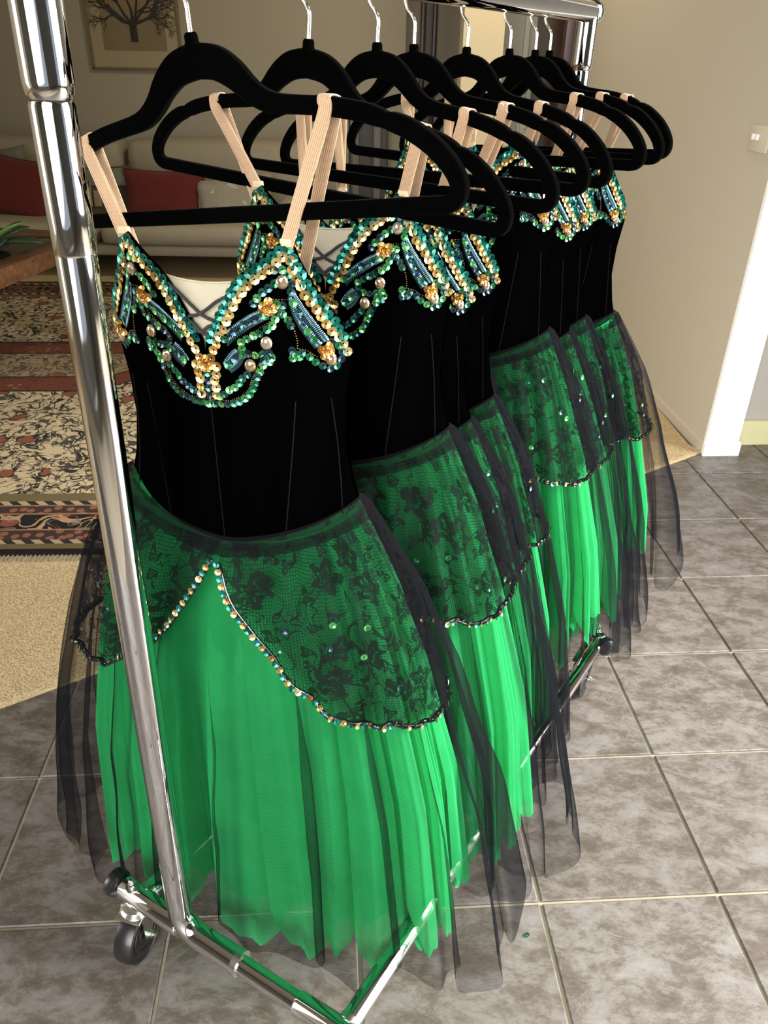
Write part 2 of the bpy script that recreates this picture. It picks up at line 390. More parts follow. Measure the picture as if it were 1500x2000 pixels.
# ------------------------------------------------------------------ helpers: geometry
class MB:
    """collects faces; build() links them as ONE mesh object"""
    def __init__(s): s.v = []; s.f = []; s.uv = []
    def add(s, vs, fs, uvs=None):
        k = len(s.v); s.v.extend([tuple(p) for p in vs]); s.f.extend([tuple(i + k for i in f) for f in fs])
        s.uv.extend(uvs if uvs else [(0, 0)] * len(vs)); return s

    def box(s, lo, hi, mat=None, b=0.0):
        """box with chamfered edges"""
        c = [(lo[i] + hi[i]) / 2 for i in range(3)]; h = [(hi[i] - lo[i]) / 2 for i in range(3)]
        b = min(b, *[x * 0.98 for x in h])
        bm = bmesh.new(); bmesh.ops.create_cube(bm, size=2.0, matrix=Matrix.Translation(c) @ Matrix.Diagonal((*h, 1)))
        if b > 0: bmesh.ops.bevel(bm, geom=bm.edges[:], offset=b, segments=2, affect='EDGES', profile=0.5)
        bm.verts.ensure_lookup_table(); bm.verts.index_update()
        vs = [v.co.copy() for v in bm.verts]
        if mat is not None: vs = [mat @ v for v in vs]
        s.add(vs, [[v.index for v in f.verts] for f in bm.faces]); bm.free(); return s

    def sweep(s, pts, prof, side=None, closed=False, caps=True, scl=None):
        """sweep a closed 2-D profile [(a, b)] along pts; a runs along `side` (fixed vector), b along tangent x side"""
        pts = [Vector(p) for p in pts]; n = len(pts); m = len(prof); vs = []; uv = []; acc = 0.0; prev = None
        for i, p in enumerate(pts):
            if closed: t = pts[(i + 1) % n] - pts[i - 1]
            else: t = pts[min(i + 1, n - 1)] - pts[max(i - 1, 0)]
            t.normalize()
            if side is not None:
                a = side(i) if callable(side) else Vector(side)
                a = a - t * a.dot(t)
            else:
                if prev is None:
                    a = t.orthogonal()
                else:
                    a = prev - t * prev.dot(t)
            a.normalize(); prev = a; bb = t.cross(a)
            if i: acc += (p - pts[i - 1]).length
            sa = sb = 1.0
            if scl: sa, sb = scl[i]
            for j, (x, y) in enumerate(prof):
                vs.append(p + a * (x * sa) + bb * (y * sb)); uv.append((j / m, acc))
        fs = []
        for i in range(n if closed else n - 1):
            for j in range(m):
                a0 = i * m + j; a1 = i * m + (j + 1) % m; b0 = ((i + 1) % n) * m + j; b1 = ((i + 1) % n) * m + (j + 1) % m
                fs.append((a0, a1, b1, b0))
        if caps and not closed:
            fs.append(tuple(range(m - 1, -1, -1))); fs.append(tuple((n - 1) * m + j for j in range(m)))
        return s.add(vs, fs, uv)

    def tube(s, pts, r, seg=10, closed=False, caps=True):
        rr = r if isinstance(r, (list, tuple)) else None
        base = 1.0 if rr else r
        prof = [(base * cos(2 * pi * j / seg), base * sin(2 * pi * j / seg)) for j in range(seg)]
        return s.sweep(pts, prof, None, closed, caps, [(q, q) for q in rr] if rr else None)

    def lathe(s, prof, mat, seg=24):
        """profile [(radius, height)] about local z, placed by mat"""
        vs = []; fs = []; n = len(prof)
        for r, h in prof:
            for j in range(seg): vs.append(mat @ Vector((r * cos(2 * pi * j / seg), r * sin(2 * pi * j / seg), h)))
        for i in range(n - 1):
            for j in range(seg): fs.append((i * seg + j, i * seg + (j + 1) % seg, (i + 1) * seg + (j + 1) % seg, (i + 1) * seg + j))
        fs.append(tuple(range(seg - 1, -1, -1))); fs.append(tuple((n - 1) * seg + j for j in range(seg)))
        return s.add(vs, fs)

    def grid(s, P, closed=False, uvs=None):
        """P[i][j] points; quads between"""
        n = len(P); m = len(P[0]); vs = [p for row in P for p in row]; fs = []
        for i in range(n - 1):
            for j in range(m if closed else m - 1):
                fs.append((i * m + j, i * m + (j + 1) % m, (i + 1) * m + (j + 1) % m, (i + 1) * m + j))
        return s.add(vs, fs, [q for row in uvs for q in row] if uvs else None)

    def mesh(s, name, mat, smooth=True):
        me = bpy.data.meshes.new(name); me.from_pydata(s.v, [], s.f); me.materials.append(mat)
        if any(u != (0, 0) for u in s.uv):
            ul = me.uv_layers.new(name='UVMap'); li = np.zeros(len(me.loops), dtype=np.int32); me.loops.foreach_get('vertex_index', li)
            ul.data.foreach_set('uv', np.array(s.uv, dtype=np.float32)[li].ravel())
        if smooth:
            me.polygons.foreach_set('use_smooth', [True] * len(me.polygons))
            if smooth == 'auto':
                try: me.set_sharp_from_angle(angle=radians(38))
                except Exception: pass
        me.update(); return me

    def build(s, name, mat, parent=None, smooth='auto', loc=None):
        return link(name, s.mesh(name, mat, smooth), parent, loc)


def link(name, me, parent=None, loc=None):
    o = bpy.data.objects.new(name, me); C.objects.link(o)
    if parent is not None: o.parent = parent
    if loc is not None: o.location = loc
    return o


def thing(name, label, cat, loc=(0, 0, 0), rotz=0.0, group=None):
    o = bpy.data.objects.new(name, None); C.objects.link(o); o.empty_display_size = 0.05
    o.location = loc; o.rotation_euler = (0, 0, rotz); o['label'] = label; o['category'] = cat
    if group: o['group'] = group
    return o


def struct(o, label=None):
    o['kind'] = 'structure'
    if label: o['label'] = label; o['category'] = 'structure'
    return o


def smooth_path(pts, n):
    """Catmull-Rom resample through points"""
    P = [Vector(p) for p in pts]; out = []; k = len(P) - 1
    for i in range(n):
        t = i / (n - 1) * k; a = min(int(t), k - 1); f = t - a
        p0, p1, p2, p3 = P[max(a - 1, 0)], P[a], P[a + 1], P[min(a + 2, k)]
        out.append(0.5 * ((2 * p1) + (p2 - p0) * f + (2 * p0 - 5 * p1 + 4 * p2 - p3) * f * f + (3 * p1 - p0 - 3 * p2 + p3) * f ** 3))
    return out


def resample(pts, step):
    """points at equal spacing along a polyline"""
    P = [Vector(p) for p in pts]; d = [0.0]
    for a, b in zip(P, P[1:]): d.append(d[-1] + (b - a).length)
    n = max(2, int(round(d[-1] / step)) + 1); out = []
    for i in range(n):
        t = d[-1] * i / (n - 1); j = 0
        while j < len(P) - 2 and d[j + 1] < t: j += 1
        f = (t - d[j]) / max(1e-9, d[j + 1] - d[j]); out.append(P[j].lerp(P[j + 1], f))
    return out


def rrect(a, b, r, seg=3):
    """rounded rectangle profile, half sizes a, b"""
    out = []
    for cx, cy, st in ((a - r, b - r, 0), (-a + r, b - r, 90), (-a + r, -b + r, 180), (a - r, -b + r, 270)):
        for k in range(seg + 1):
            t = radians(st + 90 * k / seg); out.append((cx + r * cos(t), cy + r * sin(t)))
    return out


def frame_from(z, x_hint=(1, 0, 0)):
    z = Vector(z).normalized(); x = Vector(x_hint) - z * Vector(x_hint).dot(z); x.normalize(); y = z.cross(x)
    return Matrix(((x.x, y.x, z.x), (x.y, y.y, z.y), (x.z, y.z, z.z)))


def at(p, z, x_hint=(1, 0, 0)):
    return Matrix.Translation(p) @ frame_from(z, x_hint).to_4x4()


def interp(x, xs, ys): return float(np.interp(x, xs, ys))


# ------------------------------------------------------------------ the setting
T1 = Vector((0.9976, 0.0693, 0)); T2 = Vector((-0.0693, 0.9976, 0)); TO = Vector((0.2247, 0.6513, 0)); TS = 0.2513
ce0, ce1 = Vector((-0.6726, 0.998)), Vector((0.9457, 2.092))          # edge where the carpet meets the tiles
ced = (ce1 - ce0).normalized(); cen = Vector((-ced.y, ced.x))          # normal points to the carpet side

fl = MB(); fl.box((-3.2, -2.2, -0.06), (3.2, 5.6, -0.004)); floor = struct(fl.build('floor', M['grout']))
tile_mb = MB(); hs = TS / 2 - 0.0023; bz = 0.0016
tile_mb.add([(-hs, -hs, -0.004), (hs, -hs, -0.004), (hs, hs, -0.004), (-hs, hs, -0.004), (-hs, -hs, -bz), (hs, -hs, -bz), (hs, hs, -bz), (-hs, hs, -bz),
             (-hs + bz, -hs + bz, 0), (hs - bz, -hs + bz, 0), (hs - bz, hs - bz, 0), (-hs + bz, hs - bz, 0)],
            [(0, 1, 5, 4), (1, 2, 6, 5), (2, 3, 7, 6), (3, 0, 4, 7), (4, 5, 9, 8), (5, 6, 10, 9), (6, 7, 11, 10), (7, 4, 8, 11), (8, 9, 10, 11)])
tile_me = tile_mb.mesh('tile', M['tile'], False)
rt = atan2(T1.y, T1.x)
for i in range(-9, 8):
    for j in range(-5, 9):
        c = TO + T1 * (TS * (i + 0.5)) + T2 * (TS * (j + 0.5))
        if (Vector((c.x, c.y)) - ce0).dot(cen) > 0.19: continue
        if c.x > 0.95 and c.y > 2.3: continue
        if not (-1.9 < c.x < 1.75 and -0.4 < c.y < 2.75): continue
        o = link('tile', tile_me, floor, (c.x, c.y, 0)); o.rotation_euler = (0, 0, rt + pi / 2 * random.randint(0, 3))
        o.location.z += random.uniform(-0.0003, 0.0003)

# carpet: covers the room beyond the diagonal edge, with a rounded turned-down edge
cp = MB(); prof = []
a0 = ce0 - ced * 3.0; a1 = ce1 + ced * 0.004
rows = []
for d, z in ((0.0, -0.003), (0.0, 0.002), (0.003, 0.0055), (0.009, 0.007), (0.05, 0.007)):
    rows.append([Vector((a0.x + cen.x * d + (a1.x - a0.x) * t, a0.y + cen.y * d + (a1.y - a0.y) * t, z)) for t in [k / 60 for k in range(61)]])
cp.grid(rows)
k = len(cp.v); e0 = rows[-1][0]; e1 = rows[-1][-1]
cp.add([e0, e1, (0.90, 2.70, 0.007), (0.80, 4.2, 0.007), (1.75, 4.3, 0.007), (1.75, 5.45, 0.007), (-3.15, 5.45, 0.007), (-3.15, e0.y + 0.01, 0.007)], [(0, 1, 2, 3, 4, 5, 6, 7)])
carpet = cp.build('carpet', M['carpet'], None, False); carpet['kind'] = 'structure'

# walls
def wallbox(name, lo, hi, mat): return struct(MB().box(lo, hi).build(name, mat))
RW0 = Vector((0.9460, 2.090)); rwd = Vector((-0.0750, 0.9972))          # inner face of the right-hand wall, running away
rwn = Vector((0.9972, 0.0750))
def rw(d, off, z): p = RW0 + rwd * d + rwn * off; return Vector((p.x, p.y, z))
def rwbox(mb, d0, d1, o0, o1, z0, z1):
    v = [rw(d, o, z) for z in (z0, z1) for d, o in ((d0, o0), (d0, o1), (d1, o1), (d1, o0))]
    return mb.add(v, [(3, 2, 1, 0), (4, 5, 6, 7), (0, 1, 5, 4), (1, 2, 6, 5), (2, 3, 7, 6), (3, 0, 4, 7)])
struct(rwbox(MB(), 0.003, 1.72, 0.0, 0.10, -0.004, 2.4).build('wall_right', M['wall'], None, False))
b = MB(); rwbox(b, 0.012, 1.72, -0.009, 0.0, 0.0, 0.034)
b2 = [rw(d, o, z) for d in (0.012, 1.72) for o, z in ((-0.009, 0.034), (-0.004, 0.040), (0.0, 0.041), (0.0, 0.034))]
b.add(b2, [(0, 1, 5, 4), (1, 2, 6, 5), (2, 3, 7, 6), (0, 3, 2, 1), (4, 5, 6, 7)])
struct(b.build('baseboard_right', M['skirt_paint'], None, False))
# white lining board on the wall's end, with its plinth
tr = MB(); rwbox(tr, -0.010, 0.003, -0.002, 0.098, 0.0, 2.4); struct(tr.build('trim_1', M['white'], None, False))
tr = MB(); rwbox(tr, -0.019, -0.010, -0.006, 0.104, 0.0, 0.036)
p = [rw(d, o, z) for o in (-0.006, 0.104) for d, z in ((-0.019, 0.036), (-0.010, 0.042), (-0.010, 0.036))]
tr.add(p, [(0, 1, 4, 3), (1, 2, 5, 4), (0, 2, 1), (3, 4, 5)]); struct(tr.build('trim_2', M['white'], None, False))
# wall and pale yellow skirting of the room to the right of it
def slab(name, x0, y0, x1, y1, th, z0, z1, mat, bev=0.0):
    d = Vector((x1 - x0, y1 - y0)).normalized(); n = Vector((-d.y, d.x)) * th
    v = [Vector((a, b_, z)) for z in (z0, z1) for a, b_ in ((x0, y0), (x1, y1), (x1 + n.x, y1 + n.y), (x0 + n.x, y0 + n.y))]
    return MB().add(v, [(3, 2, 1, 0), (4, 5, 6, 7), (0, 1, 5, 4), (1, 2, 6, 5), (2, 3, 7, 6), (3, 0, 4, 7)]).build(name, mat, None, False)
struct(slab('wall_recess', 1.03, 2.165, 2.6, 2.27, 0.08, 0.0, 2.4, M['wall_b']))
struct(slab('baseboard_recess', 1.035, 2.152, 2.6, 2.257, 0.012, 0.0, 0.078, M['yellow']))
# far wall behind the sofa, hall beyond, cream pillar, door frames
wallbox('wall_back', (-3.15, 4.95, 0.0), (0.075, 5.05, 2.4), M['wall'])
wallbox('wall_hall', (-0.1, 5.35, 0.0), (2.0, 5.45, 2.4), M['wall'])
wallbox('wall_return', (0.0, 5.05, 0.0), (0.075, 5.35, 2.4), M['wall'])
d1 = thing('door_1', 'dark brown timber door frame on the hall wall beyond the hangers', 'door', (0.21, 5.33, 0)); d1['kind'] = 'structure'
MB().box((-0.045, -0.03, 0.0), (-0.015, 0.02, 2.1), b=0.004).build('frame', M['door_wood'], d1)
MB().box((0.025, -0.03, 0.0), (0.052, 0.02, 2.1), b=0.004).build('frame', M['door_wood'], d1)
MB().box((-0.015, -0.01, 0.0), (0.025, 0.02, 2.1), b=0.002).build('panel', M['cab2'], d1)
wallbox('pillar', (0.294, 3.75, 0.0), (0.463, 3.95, 2.4), M['pillar']).name = 'wall_pillar'
# glazed white door between the pillar and the dark door
d2 = thing('door_2', 'white framed door at the end of the hall, left of the dark red door', 'door', (0.60, 4.75, 0)); d2['kind'] = 'structure'
for x0, x1, mt, yy in ((-0.05, 0.09, 'wall_b', 0.0), (0.09, 0.118, 'trim_grey', -0.02), (0.118, 0.175, 'wall_b', 0.0), (0.175, 0.205, 'white', -0.02), (0.205, 0.235, 'trim_grey', -0.005), (0.235, 0.262, 'white', -0.02)):
    MB().box((x0, yy, 0.0), (x1, 0.05, 2.2), b=0.004).build('frame' if yy else 'panel', M[mt], d2)
d3 = thing('door_3', 'dark red timber door in the corner by the right wall', 'door', (0.80, 3.80, 0)); d3['kind'] = 'structure'
MB().box((-0.075, 0.0, 0.0), (0.03, 0.05, 2.2), b=0.004).build('panel', M['door_wood'], d3)
MB().box((-0.115 + 0.06, 0.05, 0.0), (0.0, 0.9, 2.2), b=0.004).build('panel', M['door_wood'], d3)
MB().box((0.03, -0.02, 0.0), (0.075, 0.05, 2.2), b=0.006).build('frame', M['door_wood'], d3)
sw = thing('light_switch', 'small white light switch on the hall wall behind the hangers', 'switch', (0.733, 4.72, 0.70))
MB().box((-0.03, -0.012, -0.05), (0.03, 0.003, 0.05), b=0.004).build('plate', M['trim_grey'], sw); MB().box((-0.008, -0.018, -0.014), (0.008, -0.010, 0.014), b=0.003).build('rocker', M['plastic'], sw)
# room shell out of frame: what the chrome and the gloss see
wallbox('wall_left', (-3.2, -2.2, 0.0), (-3.12, 5.45, 2.4), M['wall'])
wallbox('ceiling', (-3.2, -2.2, 2.4), (3.2, 5.6, 2.5), M['white_matt'])
wallbox('wall_hall_end', (2.6, 2.2, 0.0), (2.7, 5.45, 2.4), M['wall'])
# rear wall with one window opening, patio wall with a wide one
for lo, hi in (((-3.2, -1.32, 0), (-1.15, -1.22, 2.4)), ((0.45, -1.32, 0), (3.2, -1.22, 2.4)), ((-1.15, -1.32, 0), (0.45, -1.22, 0.08)), ((-1.15, -1.32, 2.10), (0.45, -1.22, 2.4))):
    wallbox('wall_rear', lo, hi, M['cab2'])
for lo, hi in (((2.9, -2.2, 0), (3.0, -1.4, 2.4)), ((2.9, 1.3, 0), (3.0, 2.3, 2.4)), ((2.9, -1.4, 2.1), (3.0, 1.3, 2.4))):
    wallbox('wall_patio', lo, hi, M['wall'])

# switch plate on the right wall
Rm = Matrix(((rwn.x, rwd.x, 0), (rwn.y, rwd.y, 0), (0, 0, 1))).to_4x4()
so = thing('power_switch', 'ivory double wall switch on the right wall, cut off by the frame', 'switch'); so.matrix_world = Matrix.Translation(rw(0.088, 0, 0.842)) @ Rm
MB().box((-0.007, -0.05, -0.031), (0.0, 0.05, 0.031), b=0.003).build('plate', M['plastic'], so)
for yy in (0.025, 0.004):
    mb = MB().box((-0.0115, yy - 0.006, -0.004), (-0.006, yy + 0.006, 0.010), b=0.002); mb.build('rocker', M['white'], so)

# dark trims behind the hangers: an upright added for a thin dark trim line and a tall speaker-like cabinet by the far wall
lp = thing('trim_upright', 'thin dark upright for a trim line against the far wall, seen through the hangers', 'trim', (-0.232, 4.86, 0.007))
MB().lathe([(0.10, 0.0), (0.10, 0.012), (0.012, 0.02), (0.0055, 0.03), (0.0055, 0.74), (0.008, 0.745), (0.0, 0.75)], Matrix.Identity(4), 16).build('pole', M['cab'], lp)
cbn = thing('tall_cabinet', 'tall charcoal cabinet with a grey front strip by the far wall', 'cabinet', (-0.09, 4.80, 0.007))
MB().box((-0.085, -0.04, 0), (-0.005, 0.12, 0.72), b=0.004).build('side_panel', M['cab'], cbn)
MB().box((-0.005, -0.03, 0), (0.038, 0.12, 0.70), b=0.003).build('door', M['cab2'], cbn)
MB().box((0.038, -0.04, 0), (0.078, 0.12, 0.72), b=0.004).build('side_panel', M['cab'], cbn)


# ------------------------------------------------------------------ living-room furniture
def pillow(w, h, t, mat_name, loc, rot, name, label, group=None, n=14):
    root = thing(name, label, 'cushion', loc, 0, group); root.rotation_euler = rot
    P = []; Q = []
    for i in range(n + 1):
        r1 = []; r2 = []
        for j in range(n + 1):
            a = -1 + 2 * i / n; b_ = -1 + 2 * j / n
            pin = 1 - 0.10 * (a * a) * (1 - b_ * b_) * 0 - 0.07 * (1 - abs(a)) * abs(b_) ** 3 * 0
            x = a * w / 2 * (1 - 0.08 * (1 - b_ * b_) * abs(a) ** 3); z = b_ * h / 2 * (1 - 0.10 * (1 - a * a) * abs(b_) ** 3)
            th = t / 2 * ((1 - a ** 4) * (1 - b_ ** 4)) ** 0.45
            w_ = 0.012 * noise.noise(Vector((a * 2.3 + loc[0] * 5, b_ * 2.3, loc[1])))
            r1.append(Vector((x, -th + w_ * (th > 0.001), z))); r2.append(Vector((x, th, z)))
        P.append(r1); Q.append(r2[::1])
    mb = MB(); mb.grid(P); mb.grid([r[::-1] for r in Q]); mb.build('cover', M[mat_name], root, True)
    pts = [P[i][0] for i in range(n + 1)] + [P[n][j] for j in range(1, n + 1)] + [P[i][n] for i in range(n - 1, -1, -1)] + [P[0][j] for j in range(n - 1, 0, -1)]
    MB().tube(pts, 0.0045, 6, closed=True).build('piping', M[mat_name], root)
    return root


def soft_box(lo, hi, r, bulge=0.0, nx=8):
    mb = MB(); mb.box(lo, hi, b=r)
    return mb


sofa = thing('sofa', 'long ivory leather sofa under the picture', 'sofa', (-1.25, 4.4, 0.007))
def sofa_part(name, lo, hi, r, sub=2):
    o = MB().box(lo, hi, b=r).build(name, M['leather'], sofa, True); md = o.modifiers.new('soft', 'SUBSURF'); md.levels = md.render_levels = 1; return o
sofa_part('base', (-1.45, -0.36, 0.108), (0.98, 0.46, 0.170), 0.02)
for x0, x1 in ((-1.45, -0.21), (-0.20, 0.74)):
    sofa_part('seat_cushion', (x0, -0.39, 0.160), (x1, 0.25, 0.275), 0.04)
for x0, x1 in ((-1.46, -0.215), (-0.205, 0.86)):
    sofa_part('back_cushion', (x0, 0.20, 0.22), (x1, 0.46, 0.612), 0.07)
sofa_part('arm', (0.66, -0.36, 0.16), (0.98, 0.36, 0.395), 0.09)
for x in (-1.38, 0.90):
    for y in (-0.26, 0.40): MB().lathe([(0.022, 0), (0.028, 0.115)], Matrix.Translation((x, y, 0)), 12).build('foot', M['dark'], sofa)

pillow(0.42, 0.25, 0.13, 'red', (-1.165, 4.30, 0.375), (radians(-14), radians(1), radians(3)), 'cushion', 'red linen cushion on the sofa right of the castle tapestry cushion')
pillow(0.40, 0.31, 0.13, 'red', (-1.92, 4.28, 0.40), (radians(-16), radians(9), radians(-6)), 'cushion', 'red linen cushion at the left end of the sofa, behind the chrome pole')
pillow(0.26, 0.30, 0.10, 'sage', (-2.05, 4.44, 0.43), (radians(-14), radians(-5), 0), 'cushion', 'sage green cushion tucked behind the left red cushion')
tc = pillow(0.32, 0.27, 0.11, 'tap', (-1.52, 4.36, 0.37), (radians(-14), radians(-2), 0), 'cushion', 'tapestry cushion with a small stone castle on the sofa')
MB().box((-0.155, -0.062, 0.03), (0.155, -0.045, 0.115), b=0.008).build('woven_sky', M['sage'], tc)
cm = MB(); cm.box((-0.10, -0.068, -0.07), (-0.03, -0.058, 0.05), b=0.003); cm.box((-0.12, -0.067, -0.07), (-0.09, -0.058, 0.02), b=0.003); cm.box((-0.02, -0.067, -0.07), (0.02, -0.058, 0.01), b=0.003); cm.build('woven_castle', M['castle'], tc)
dm = MB(); dm.box((-0.083, -0.0705, -0.07), (-0.055, -0.066, -0.035), b=0.002); dm.box((-0.095, -0.0705, 0.02), (-0.035, -0.066, 0.055), b=0.006); dm.build('woven_door', M['dark'], tc)
lc = pillow(0.40, 0.24, 0.13, 'pale', (-0.80, 4.27, 0.355), (radians(-24), radians(-6), radians(4)), 'cushion', 'beige cushion with pale leaf print on the sofa, right of the red one')
for k in range(7):
    a = random.uniform(0, pi); cx, cz = -0.13 + 0.045 * k, random.uniform(-0.06, 0.06); pts = []
    for j in range(10):
        t = 2 * pi * j / 10; px, pz = 0.032 * cos(t), 0.010 * sin(t); pts.append((cx + px * cos(a) - pz * sin(a), -0.067 + 0.022 * (abs(cx) / 0.16) ** 2, cz + px * sin(a) + pz * cos(a)))
    MB().add(pts, [tuple(range(10))]).build('leaf_print', M['leafprint'], lc, False)

pic = thing('framed_picture', 'framed tree print with dark birds on the wall above the sofa', 'picture', (-1.405, 4.944, 1.31))
x0, x1, z0, z1, fw = -0.252, 0.252, -0.378, 0.378, 0.013
for lo, hi in (((x0, -0.018, z0), (x0 + fw, 0, z1)), ((x1 - fw, -0.018, z0), (x1, 0, z1)), ((x0, -0.018, z0), (x1, 0, z0 + fw)), ((x0, -0.018, z1 - fw), (x1, 0, z1))):
    MB().box(lo, hi, b=0.003).build('frame', M['oak'], pic)
MB().box((x0 + fw, -0.008, z0 + fw), (x1 - fw, -0.002, z1 - fw)).build('mat_board', M['mat_board'], pic, False)
MB().box((-0.172, -0.0095, -0.285), (0.172, -0.0075, 0.285)).build('print', M['print'], pic, False)
tm = MB(); rng = random.Random(4)
def branch(p, a, l, r, d):
    q = p + Vector((sin(a) * l, 0, cos(a) * l)); mid = (p + q) / 2 + Vector((rng.uniform(-.1, .1) * l, 0, rng.uniform(-.1, .1) * l))
    tm.sweep([p, mid, q], [(r, 0), (0, 0.0006), (-r, 0), (0, -0.0006)], (cos(a), 0, -sin(a)), scl=[(1, 1), (0.8, 1), (0.55, 1)])
    if d == 0:
        return
    for da in ((-0.55, 0.05, 0.6) if d > 1 else (-0.7, 0.6, 0.1)):
        branch(q if rng.random() < 0.7 else mid, a + da + rng.uniform(-.3, .3), l * rng.uniform(0.58, 0.80), r * 0.55, d - 1)
tb = Vector((0.0, -0.0105, -0.245))
tm.sweep([tb, tb + Vector((0, 0, 0.05)), tb + Vector((0, 0, 0.10))], [(0.020, 0), (0, 0.0006), (-0.020, 0), (0, -0.0006)], (1, 0, 0))
for a in (-1.15, -0.6, -0.15, 0.3, 0.75, 1.2): branch(tb + Vector((a * 0.008, 0, 0.085)), a, 0.085 * (1.1 if abs(a) > 0.9 else 1.35), 0.0085, 5)
tm.build('tree_drawing', M['ink'], pic, False)
for cx, cz, fl_ in ((-0.085, -0.115, 1), (0.105, -0.12, -1), (-0.10, 0.0, -1), (0.06, 0.03, 1)):
    out = [(-0.055, 0.045), (-0.048, 0.055), (-0.036, 0.052), (-0.028, 0.035), (0.0, 0.012), (0.03, -0.012), (0.06, -0.032), (0.045, -0.034), (0.012, -0.024), (-0.012, -0.018), (-0.035, 0.0), (-0.045, 0.03)]
    v = [(cx + fl_ * a * 0.85, -0.0118, cz + b_ * 0.85) for a, b_ in out]; v2 = [(a, -0.0108, c) for a, _, c in v]; n_ = len(v)
    MB().add(v + v2, [tuple(range(n_)), tuple(range(2 * n_ - 1, n_ - 1, -1))] + [(i, (i + 1) % n_, n_ + (i + 1) % n_, n_ + i) for i in range(n_)]).build('bird_drawing', M['ink_blue'], pic, False)

# rug: near edge at y = 1.49, laid square with the tiles
rug = thing('rug', 'cream and red patterned Persian rug with a dark border on the carpet', 'rug', (-1.235, 2.70, 0.0075), rt * 0.75)
MB().box((-0.95, -1.25, 0.0), (0.95, 1.25, 0.007), b=0.003).build('pile', M['rug'], rug, False)
fr = MB()
for k in range(190):
    x = -0.945 + 1.89 * k / 189; fr.tube([(x, -1.25, 0.003), (x + random.uniform(-.004, .004), -1.265, 0.002), (x + random.uniform(-.006, .006), -1.275, 0.001)], 0.0014, 4)
fo = fr.build('fringe', M['pale'], rug); fo['kind'] = 'stuff'

# coffee table with a glass top
tb_ = thing('coffee_table', 'red-brown timber coffee table with a glass top at the left edge', 'table', (-1.62, 2.62, 0.0145), radians(-9.5))
for sx in (-1, 1):
    MB().box((sx * 0.39 - 0.04, -0.52, 0.345), (sx * 0.39 + 0.04, 0.52, 0.405), b=0.006).build('rail', M['table_wood'], tb_)
    MB().box((-0.35, sx * 0.48 - 0.04, 0.345), (0.35, sx * 0.48 + 0.04, 0.405), b=0.006).build('rail', M['table_wood'], tb_)
    for sy in (-1, 1): MB().box((sx * 0.37 - 0.035, sy * 0.46 - 0.035, 0.0), (sx * 0.37 + 0.035, sy * 0.46 + 0.035, 0.345), b=0.006).build('leg', M['table_wood'], tb_)
MB().box((-0.35, -0.44, 0.392), (0.35, 0.44, 0.402), b=0.002).build('glass_top', M['glass'], tb_)
pl = thing('potted_plant', 'low dark bowl with broad green leaves on the coffee table', 'plant', (-1.36, 2.72, 0.418))
MB().lathe([(0.035, 0), (0.06, 0.01), (0.072, 0.03), (0.066, 0.034), (0.05, 0.02), (0.0, 0.018)], Matrix.Identity(4), 20).build('bowl', M['pot'], pl)
for k, (a, ln, el, mt, wd) in enumerate(((1.9, 0.13, 1.25, 'plant', 0.026), (0.15, 0.15, 0.65, 'plant', 0.03), (-0.15, 0.19, 0.10, 'plant_b', 0.03), (2.9, 0.18, 0.25, 'plant_b', 0.034), (-0.9, 0.14, 0.2, 'plant_b', 0.03), (3.8, 0.14, 0.15, 'plant_b', 0.03), (0.8, 0.15, 0.35, 'plant_b', 0.028))):
    P = []
    for i in range(9):
        t = i / 8; r = ln * t; z = 0.02 + sin(el) * ln * t * (1.0 - 0.25 * t); rr = cos(el) * r + 0.008; hw_ = 1.45 * wd * (sin(pi * min(1, t * 0.92 + 0.06))) ** 0.7
        c = Vector((cos(a) * rr, sin(a) * rr, z)); sd = Vector((-sin(a), cos(a), 0)); up = Vector((0, 0, 1))
        P.append([c - sd * hw_ + up * hw_ * 0.35, c - sd * hw_ * 0.5 + up * hw_ * 0.08, c, c + sd * hw_ * 0.5 + up * hw_ * 0.08, c + sd * hw_ + up * hw_ * 0.35])
    o = MB().grid(P).build('leaf', M[mt], pl, True); sm = o.modifiers.new('thick', 'SOLIDIFY'); sm.thickness = 0.002


# ------------------------------------------------------------------ the garment rack
U = Vector((0.53, 0.848, 0)); WV = Vector((0.848, -0.53, 0)); P0 = Vector((-0.22, 0.5567, 0)); BAR_Z = 1.067; LEN = 0.972
ZF = 0.105
rack = thing('garment_rack', 'chrome rolling garment rack carrying eight dresses', 'rack', (0, 0, 0))
near_top = Vector((-0.2125, 0.5512, BAR_Z)); FD = Vector((0.8654, -0.501, 0)); FN0 = Vector((-0.2510, 0.5565, ZF))
near_bot = FN0 + FD * 0.021
far_pole = P0 + U * LEN


def pole_pt(z): t = (z - ZF) / (BAR_Z - ZF); return near_bot.lerp(near_top, t)


# near upright: upper sleeve, crimp, main tube, bend along the foot
up = MB(); up.tube([pole_pt(0.9745), pole_pt(0.978), pole_pt(0.985), pole_pt(BAR_Z - 0.005)], [0.0125, 0.0150, 0.0160, 0.0160], 28); up.build('upper_sleeve', M['chrome'], rack)
lo = MB(); bend = []
pz = pole_pt(ZF + 0.05)
for k in range(9):
    a = k / 8 * pi / 2; c = pz + FD * 0.028
    bend.append(Vector((c.x, c.y, 0)) - FD * (0.028 * cos(a)) + Vector((0, 0, ZF + 0.032 - 0.032 * sin(a))))
endp = bend[-1] + FD * 0.058
lo.tube([pole_pt(0.881), pole_pt(0.6), pole_pt(0.3)] + bend + [endp - FD * 0.01, endp], 0.0142, 24); n_up = lo.build('upright', M['chrome'], rack)
MB().tube([pole_pt(0.881), pole_pt(0.8825), pole_pt(0.972), pole_pt(0.9745)], [0.0142, 0.0146, 0.0146, 0.0138], 28).build('middle_sleeve', M['chrome'], rack)
MB().tube([endp - FD * 0.004, endp + FD * 0.004], 0.0152, 20).build('weld_collar', M['zinc'], rack)
